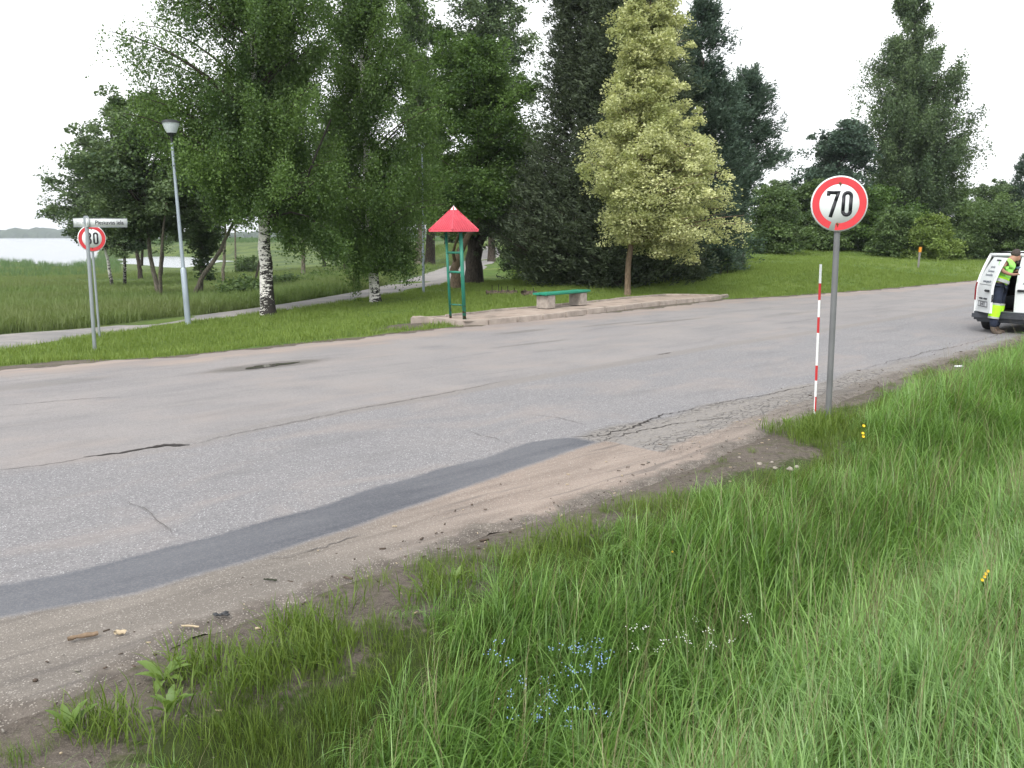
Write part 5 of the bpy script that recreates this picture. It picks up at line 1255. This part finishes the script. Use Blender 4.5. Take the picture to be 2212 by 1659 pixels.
hs_ = (.45+.55*sm(.1, 1.0, d))*r.uniform(.7, 1.2, len(u))*(.85+.3*nz_)*(1-.22*bank)*(1+.15*sm(10, 20, np.hypot(x, y)))
isb = r.random(len(u)) < bank
for nm, msk, tm, mt, lb in (('long_grass', ~isb, tl_, M['blade'], 'long arching wet grass along the roadside ditch'), ('bank_grass', isb, tb_, M['blade_cool'], 'bright upright broad bladed grass on the near bank')):
    g = Geo(); pts = np.stack([x, y, z-.02], -1)[msk]; stamp(g, tm, pts, hs_[msk], r.normal(0, .9, msk.sum()), r, .13); o = g.build(nm, mt); tag(o, lb, 'grass', kind='stuff')
# thin seed stalks
st_ = [tuft(5, .72, .003, .05, .10, .7, W0, 3, 6, 240+k) for k in range(4)]
k = r.random(len(u)) < .22; g = Geo(); stamp(g, st_, np.stack([x, y, z], -1)[k], hs_[k], r.normal(0, 1, k.sum()), r); tag(g.build('seed_stalks', M['leaf_dry']), 'thin brownish seed stalks standing above the long grass', 'grass', kind='stuff')
# 2 fine low tufts on the bare strip
tf_ = [tuft(46, .13, .0028, .09, .30, .8, None, 6.3, 3, 260+k) for k in range(6)]
u, v, x, y, z = sample_uv(52000, -15, 24, -4.4, .6, r)
d = lip(u)-v; pt = np.sin(u*3.1+1.5*np.sin(v*4))+np.sin(v*5.3+u*1.3)*.8+.6*np.sin(u*8.3)
pr = sm(.16, .34, d)*sm(-.1, .9, pt+1.1*sm(.2, 1.3, d))*(.25+.75*sm(.25, 1.2, d))*.62
pr = np.maximum(pr, sm(.0, .35, grass_on(u)-v-.1)*.6*(1-sm(.9, 1.5, grass_on(u)-v)))
sp = at_z(1665, 1000, 0); su, sv = to_uv(sp[0], sp[1]); pr = pr*sm(.7, 1.2, np.hypot((u-su)/.95, (v-sv)/.30))
k = r.random(len(u)) < pr; x, y, z, d = [a[k] for a in (x, y, z, d)]
g = Geo(); stamp(g, tf_, np.stack([x, y, z-.01], -1), r.uniform(.45, 1.35, len(x)), r.uniform(0, 6.3, len(x)), r, .2); tag(g.build('fine_grass', M['tuft']), 'patchy fine short grass growing on the bare soil verge', 'grass', kind='stuff')
tc_ = [tuft(40, .22, .006, .16, .35, 1.0, None, 6.3, 4, 340+k) for k in range(4)]
cp = np.array([P(px, py) for px, py in [(1700,935),(1722,930),(1745,925),(1768,925),(1790,925),(1735,940),(1760,942),(1712,948),(1785,940),(1810,925),(1640,1105),(1180,1190),(1210,1180),(690,1370),(640,1375),(560,1440),(700,1450),(400,1480),(430,1460),(240,1600),(230,1575),(970,1280),(940,1300),(1120,1230),(1480,1120),(620,1470),(540,1480),(660,1360)]])
cp = np.concatenate([cp]+[cp[:16]+np.c_[r.normal(0, .13, (16, 2)), np.zeros(16)] for _ in range(3)]+[cp[16:]+np.c_[r.normal(0, .10, (len(cp)-16, 2)), np.zeros(len(cp)-16)] for _ in range(2)])
g = Geo(); stamp(g, tc_, cp, r.uniform(.75, 1.15, len(cp)), r.uniform(0, 6.3, len(cp)), r, .1); tag(g.build('weed_clumps', M['tuft']), 'separate fluffy grass clumps scattered along the gravel edge', 'grass', kind='stuff')
# 3 lawn
tw_ = [tuft(15, .15, .011, .16, .22, .6, None, 6.3, 2, 280+k) for k in range(6)]
def lawn_pts(n, ymin, ymax, r):
    y = np.sqrt(r.uniform(ymin**2, ymax**2, n)); q = r.uniform(-.88, .66, n); return q*y, y
x, y = lawn_pts(76000, 10.5, 46, r); u, v = to_uv(x, y); z = zgv(x, y)
k = (v > far_edge(u)+.10+.18*wobble(u, v)) & ~inside(plat_poly, x, y) & ~on_path(x, y, .02)
sidev = np.interp(x, _pc[:, 0], _pc[:, 1]); mead_ = (y > sidev+1.0) & (x < 3)
dirtp = np.zeros(len(x), bool)
for (px, py, ra, rb) in [(930,702,1.5,.5),(870,712,.9,.35),(215,772,.9,.35),(60,795,1.2,.4)]:
    p = at_z(px, py, -.05); pu, pv = to_uv(p[0], p[1]); dirtp |= np.hypot((u-pu)/ra, (v-pv)/rb) < 1
k &= ~dirtp; k &= ~inside(plat_poly, x+N2[0]*.45, y+N2[1]*.45)
kl = k & ~mead_; g = Geo(); stamp(g, tw_, np.stack([x, y, z-.02], -1)[kl], r.uniform(.6, 1.15, kl.sum())*(.75+.35*sm(0, .7, (v-far_edge(u))[kl])), r.uniform(0, 6.3, kl.sum()), r, .16)
x2, y2 = lawn_pts(36000, 44, 80, r); u, v = to_uv(x2, y2); z2 = zgv(x2, y2); k2 = (v > far_edge(u)+.3) & ~on_path(x2, y2, .1) & (x2 > 0); sc_ = r.uniform(.9, 1.5, k2.sum())
stamp(g, tw_, np.stack([x2, y2, z2-.03], -1)[k2], sc_, r.uniform(0, 6.3, k2.sum()), r, .16)
tag(g.build('lawn_grass', M['lawn']), 'bright green mown grass on the strip beside the road and the open lawn', 'grass', kind='stuff')
# 4 meadow towards the lake and reeds on the shore
tm_ = [tuft(20, .55, .016, .35, .25, .8, None, 6.3, 3, 300+k) for k in range(6)]
g = Geo(); km = k & mead_ & ~on_path(x, y, .12); near_ = np.clip((y-sidev)[km]/3, .35, 1)
stamp(g, tm_, np.stack([x, y, z-.03], -1)[km], r.uniform(.5, 1.15, km.sum())*near_, r.uniform(0, 6.3, km.sum()), r, .16)
x3, y3 = lawn_pts(70000, 40, 135, r); z3 = zgv(x3, y3); s3 = np.interp(x3, _pc[:, 0], _pc[:, 1]); k3 = (x3/y3 < -.02) & (y3 > s3+3) & ~on_path(x3, y3, .4) & (z3 > -2.85)
stamp(g, tm_, np.stack([x3, y3, z3-.05], -1)[k3], r.uniform(.6, 1.2, k3.sum())*(1-.6*sm(95, 130, y3[k3])*(x3/y3 > -.44)[k3])*(.8+.4*np.sin(x3[k3]*.21)*np.sin(y3[k3]*.17)), r.uniform(0, 6.3, k3.sum()), r, .16)
tag(g.build('meadow_grass', M['meadow']), 'tall rough meadow grass between the footpath and the lake', 'grass', kind='stuff')
tr_ = [tuft(16, 1.7, .05, .6, .08, .4, None, 6.3, 3, 320+k) for k in range(5)]
x4, y4 = lawn_pts(34000, 105, 350, r); q4 = x4/y4; z4 = far_z(x4, y4); k4 = (q4 < -.02) & (z4 > -3.2) & ((y4 > 240) | (q4 < -.42))
g = Geo(); stamp(g, tr_, np.stack([x4, y4, z4-.05], -1)[k4], r.uniform(.35, .68, k4.sum())*(1+.25*(q4[k4] > -.42)), r.uniform(0, 6.3, k4.sum()), r, .16)
tag(g.build('reeds', M['reed']), 'green reed bed along the lake shore and pond', 'reeds', kind='stuff')
# 5 broad leaved plants
def dock(px, py, n, L_, label, sd, up=.6, yy=None):
    b = P(px, py); r_ = np.random.default_rng(sd); g = Geo()
    for k in range(n):
        az = k*2.4+r_.normal(0, .3); el = min(1.45, R(r_.uniform(38, 85))*up+.25); ln = L_*r_.uniform(.7, 1.15); m = 8; v = []; s_ = np.array([-math.sin(az), math.cos(az), 0]); p = np.array([0., 0, 0])
        for i in range(m+1):
            t = i/m; a = el-t*.9; p = p+np.array([math.cos(az)*math.cos(a), math.sin(az)*math.cos(a), math.sin(a)])*ln/m
            wd = ln*.155*(math.sin(math.pi*min(1, t*.86+.12))**.8)*(1+.10*(-1)**i*(t < .8)); wd = max(wd, .004)
            v += [p-s_*wd+np.array([0,0,wd*.35]), p, p+s_*wd+np.array([0,0,wd*.35])]
        g.add(v, [(3*i, 3*i+1, 3*i+4, 3*i+3) for i in range(m)]+[(3*i+1, 3*i+2, 3*i+5, 3*i+4) for i in range(m)], float(np.clip(r_.normal(.55, .2), 0, 1)))
    o = g.build('leafy_weed', M['dock'], loc=tuple(b), smooth=True); tag(o, label, 'weed', 'broad leaved weeds on the verge'); return o
dock(352, 1475, 9, .165, 'largest toothed leaf rosette at the edge of the gravel shoulder', 1)
dock(365, 1545, 8, .14, 'upright leafy rosette just below the largest toothed one', 2, .95)
dock(150, 1590, 5, .15, 'narrow pair of tall leaves at the bare soil near the picture corner', 3, 1.1)
dock(985, 1265, 6, .11, 'small leafy weed beside the pale yellow wood chip', 4, 1.0)
dock(1330, 1215, 9, .14, 'pale broad leaved plant in the grass fringe above the ditch', 5, .9)
dock(1150, 1440, 9, .16, 'light broad leaved plant in the ditch above the blue flowers', 6, .9)
dock(1700, 925, 9, .15, 'leafy clump at the foot of the 70 speed sign', 7, .9)
dock(1745, 918, 9, .14, 'leafy clump hugging the base of the marker rod', 8, .9)
# 6 flowers
def flower_plant(px, py, heads, label, sd, Yd, fs=.017):
    b = P(px, py); r_ = np.random.default_rng(sd); Y_ = b[1]
    root = empty('yellow_flower', b, label, 'flower', 'yellow flowers in the grass')
    for (hx_, hy_) in heads:
        t = at_depth(hx_, hy_, Y_-.03)-b; g = Geo(); g.tube([(0,0,0), tuple(t*.5+np.array([.02,0,.0])), tuple(t)], .003, 5); g.build('flower_stem', M['dock'], root)
        g = Geo()
        for ring, (rr2, n, z_) in enumerate([(fs, 16, 0), (fs*.7, 12, .003), (fs*.35, 8, .005)]):
            for k in range(n):
                a = 6.283*k/n+ring*.2; d = np.array([math.cos(a), math.sin(a)*.6-.05, math.sin(a)*.75+.1]); s_ = np.array([-math.sin(a), math.cos(a)*.6, math.cos(a)*.75])*.0042
                g.add([t+d*.002+np.array([0,0,z_]), t+d*rr2*.6+s_+np.array([0,0,z_]), t+d*rr2+np.array([0,0,z_]), t+d*rr2*.6-s_+np.array([0,0,z_])], [(0,1,2,3)])
        g.build('blossom', M['petal_y'], root)
flower_plant(1862, 985, [(1866,920),(1864,936),(1865,943)], 'plant with three yellow blossoms one above another near the speed sign pole', 1, 8)
flower_plant(2128, 1330, [(2130,1240),(2127,1246),(2122,1253),(2134,1234)], 'plant with a tight group of yellow blossoms low on the bank', 2, 5, .0095)
flower_plant(1455, 1240, [(1452,1192)], 'single tiny yellow blossom in the ditch grass', 3, 5, .008)
def scatter_flowers(name, px0, px1, py0, py1, n, col, rad, label, hgt, sd):
    r_ = np.random.default_rng(sd); g = Geo(); cc = []
    for _ in range(max(4, n//9)):
        cx_, cy_ = r_.uniform(px0, px1), r_.uniform(py0, py1)
        b = P(cx_, cy_+90); b[2] += hgt*r_.uniform(.75, 1.1)
        for _ in range(9): cc.append(b+r_.normal(0, .022, 3)*np.array([1, 1, .5]))
    for c in cc:
        nn = unit(np.array([r_.normal(0, .35), -.5+r_.normal(0, .3), .9])); a_ = unit(np.cross(nn, [1, 0, 0])); b_ = np.cross(nn, a_)
        for k in range(5):
            t = 6.283*k/5; d = a_*math.cos(t)+b_*math.sin(t); s_ = (-a_*math.sin(t)+b_*math.cos(t))*rad*.42; g.add([c, c+d*rad*.55+s_, c+d*rad, c+d*rad*.55-s_], [(0,1,2,3)])
    tag(g.build(name, col), label, 'flowers', kind='stuff')
scatter_flowers('blue_flowers', 1060, 1330, 1420, 1600, 210, M['petal_b'], .0040, 'sprinkling of tiny sky blue forget me nots in the ditch', .36, 5)
scatter_flowers('blue_flowers', 1180, 1320, 1400, 1500, 80, M['petal_b'], .0040, 'denser clusters of tiny blue forget me nots beside the tall dark grass', .38, 6)
scatter_flowers('white_flowers', 1360, 1640, 1300, 1440, 120, M['petal_w'], .0036, 'scattered tiny white chickweed flowers in the ditch grass', .36, 7)

# ------------------------------------------------------------------ air
HAZE = True
if HAZE:
    g = Geo(); g.box((-200, 1110, 24), (5200, 2700, 62)); s = N('haze_air'); pv = s.n('ShaderNodeVolumePrincipled')
    pv.inputs['Color'].default_value = (.86, .92, 1.0, 1); pv.inputs['Density'].default_value = .00020; pv.inputs['Anisotropy'].default_value = .3
    s.t.links.new(pv.outputs[0], s.out.inputs['Volume']); o = g.build('haze', s.m); tag(o, 'thin pale damp air over the lake', 'haze', kind='stuff')
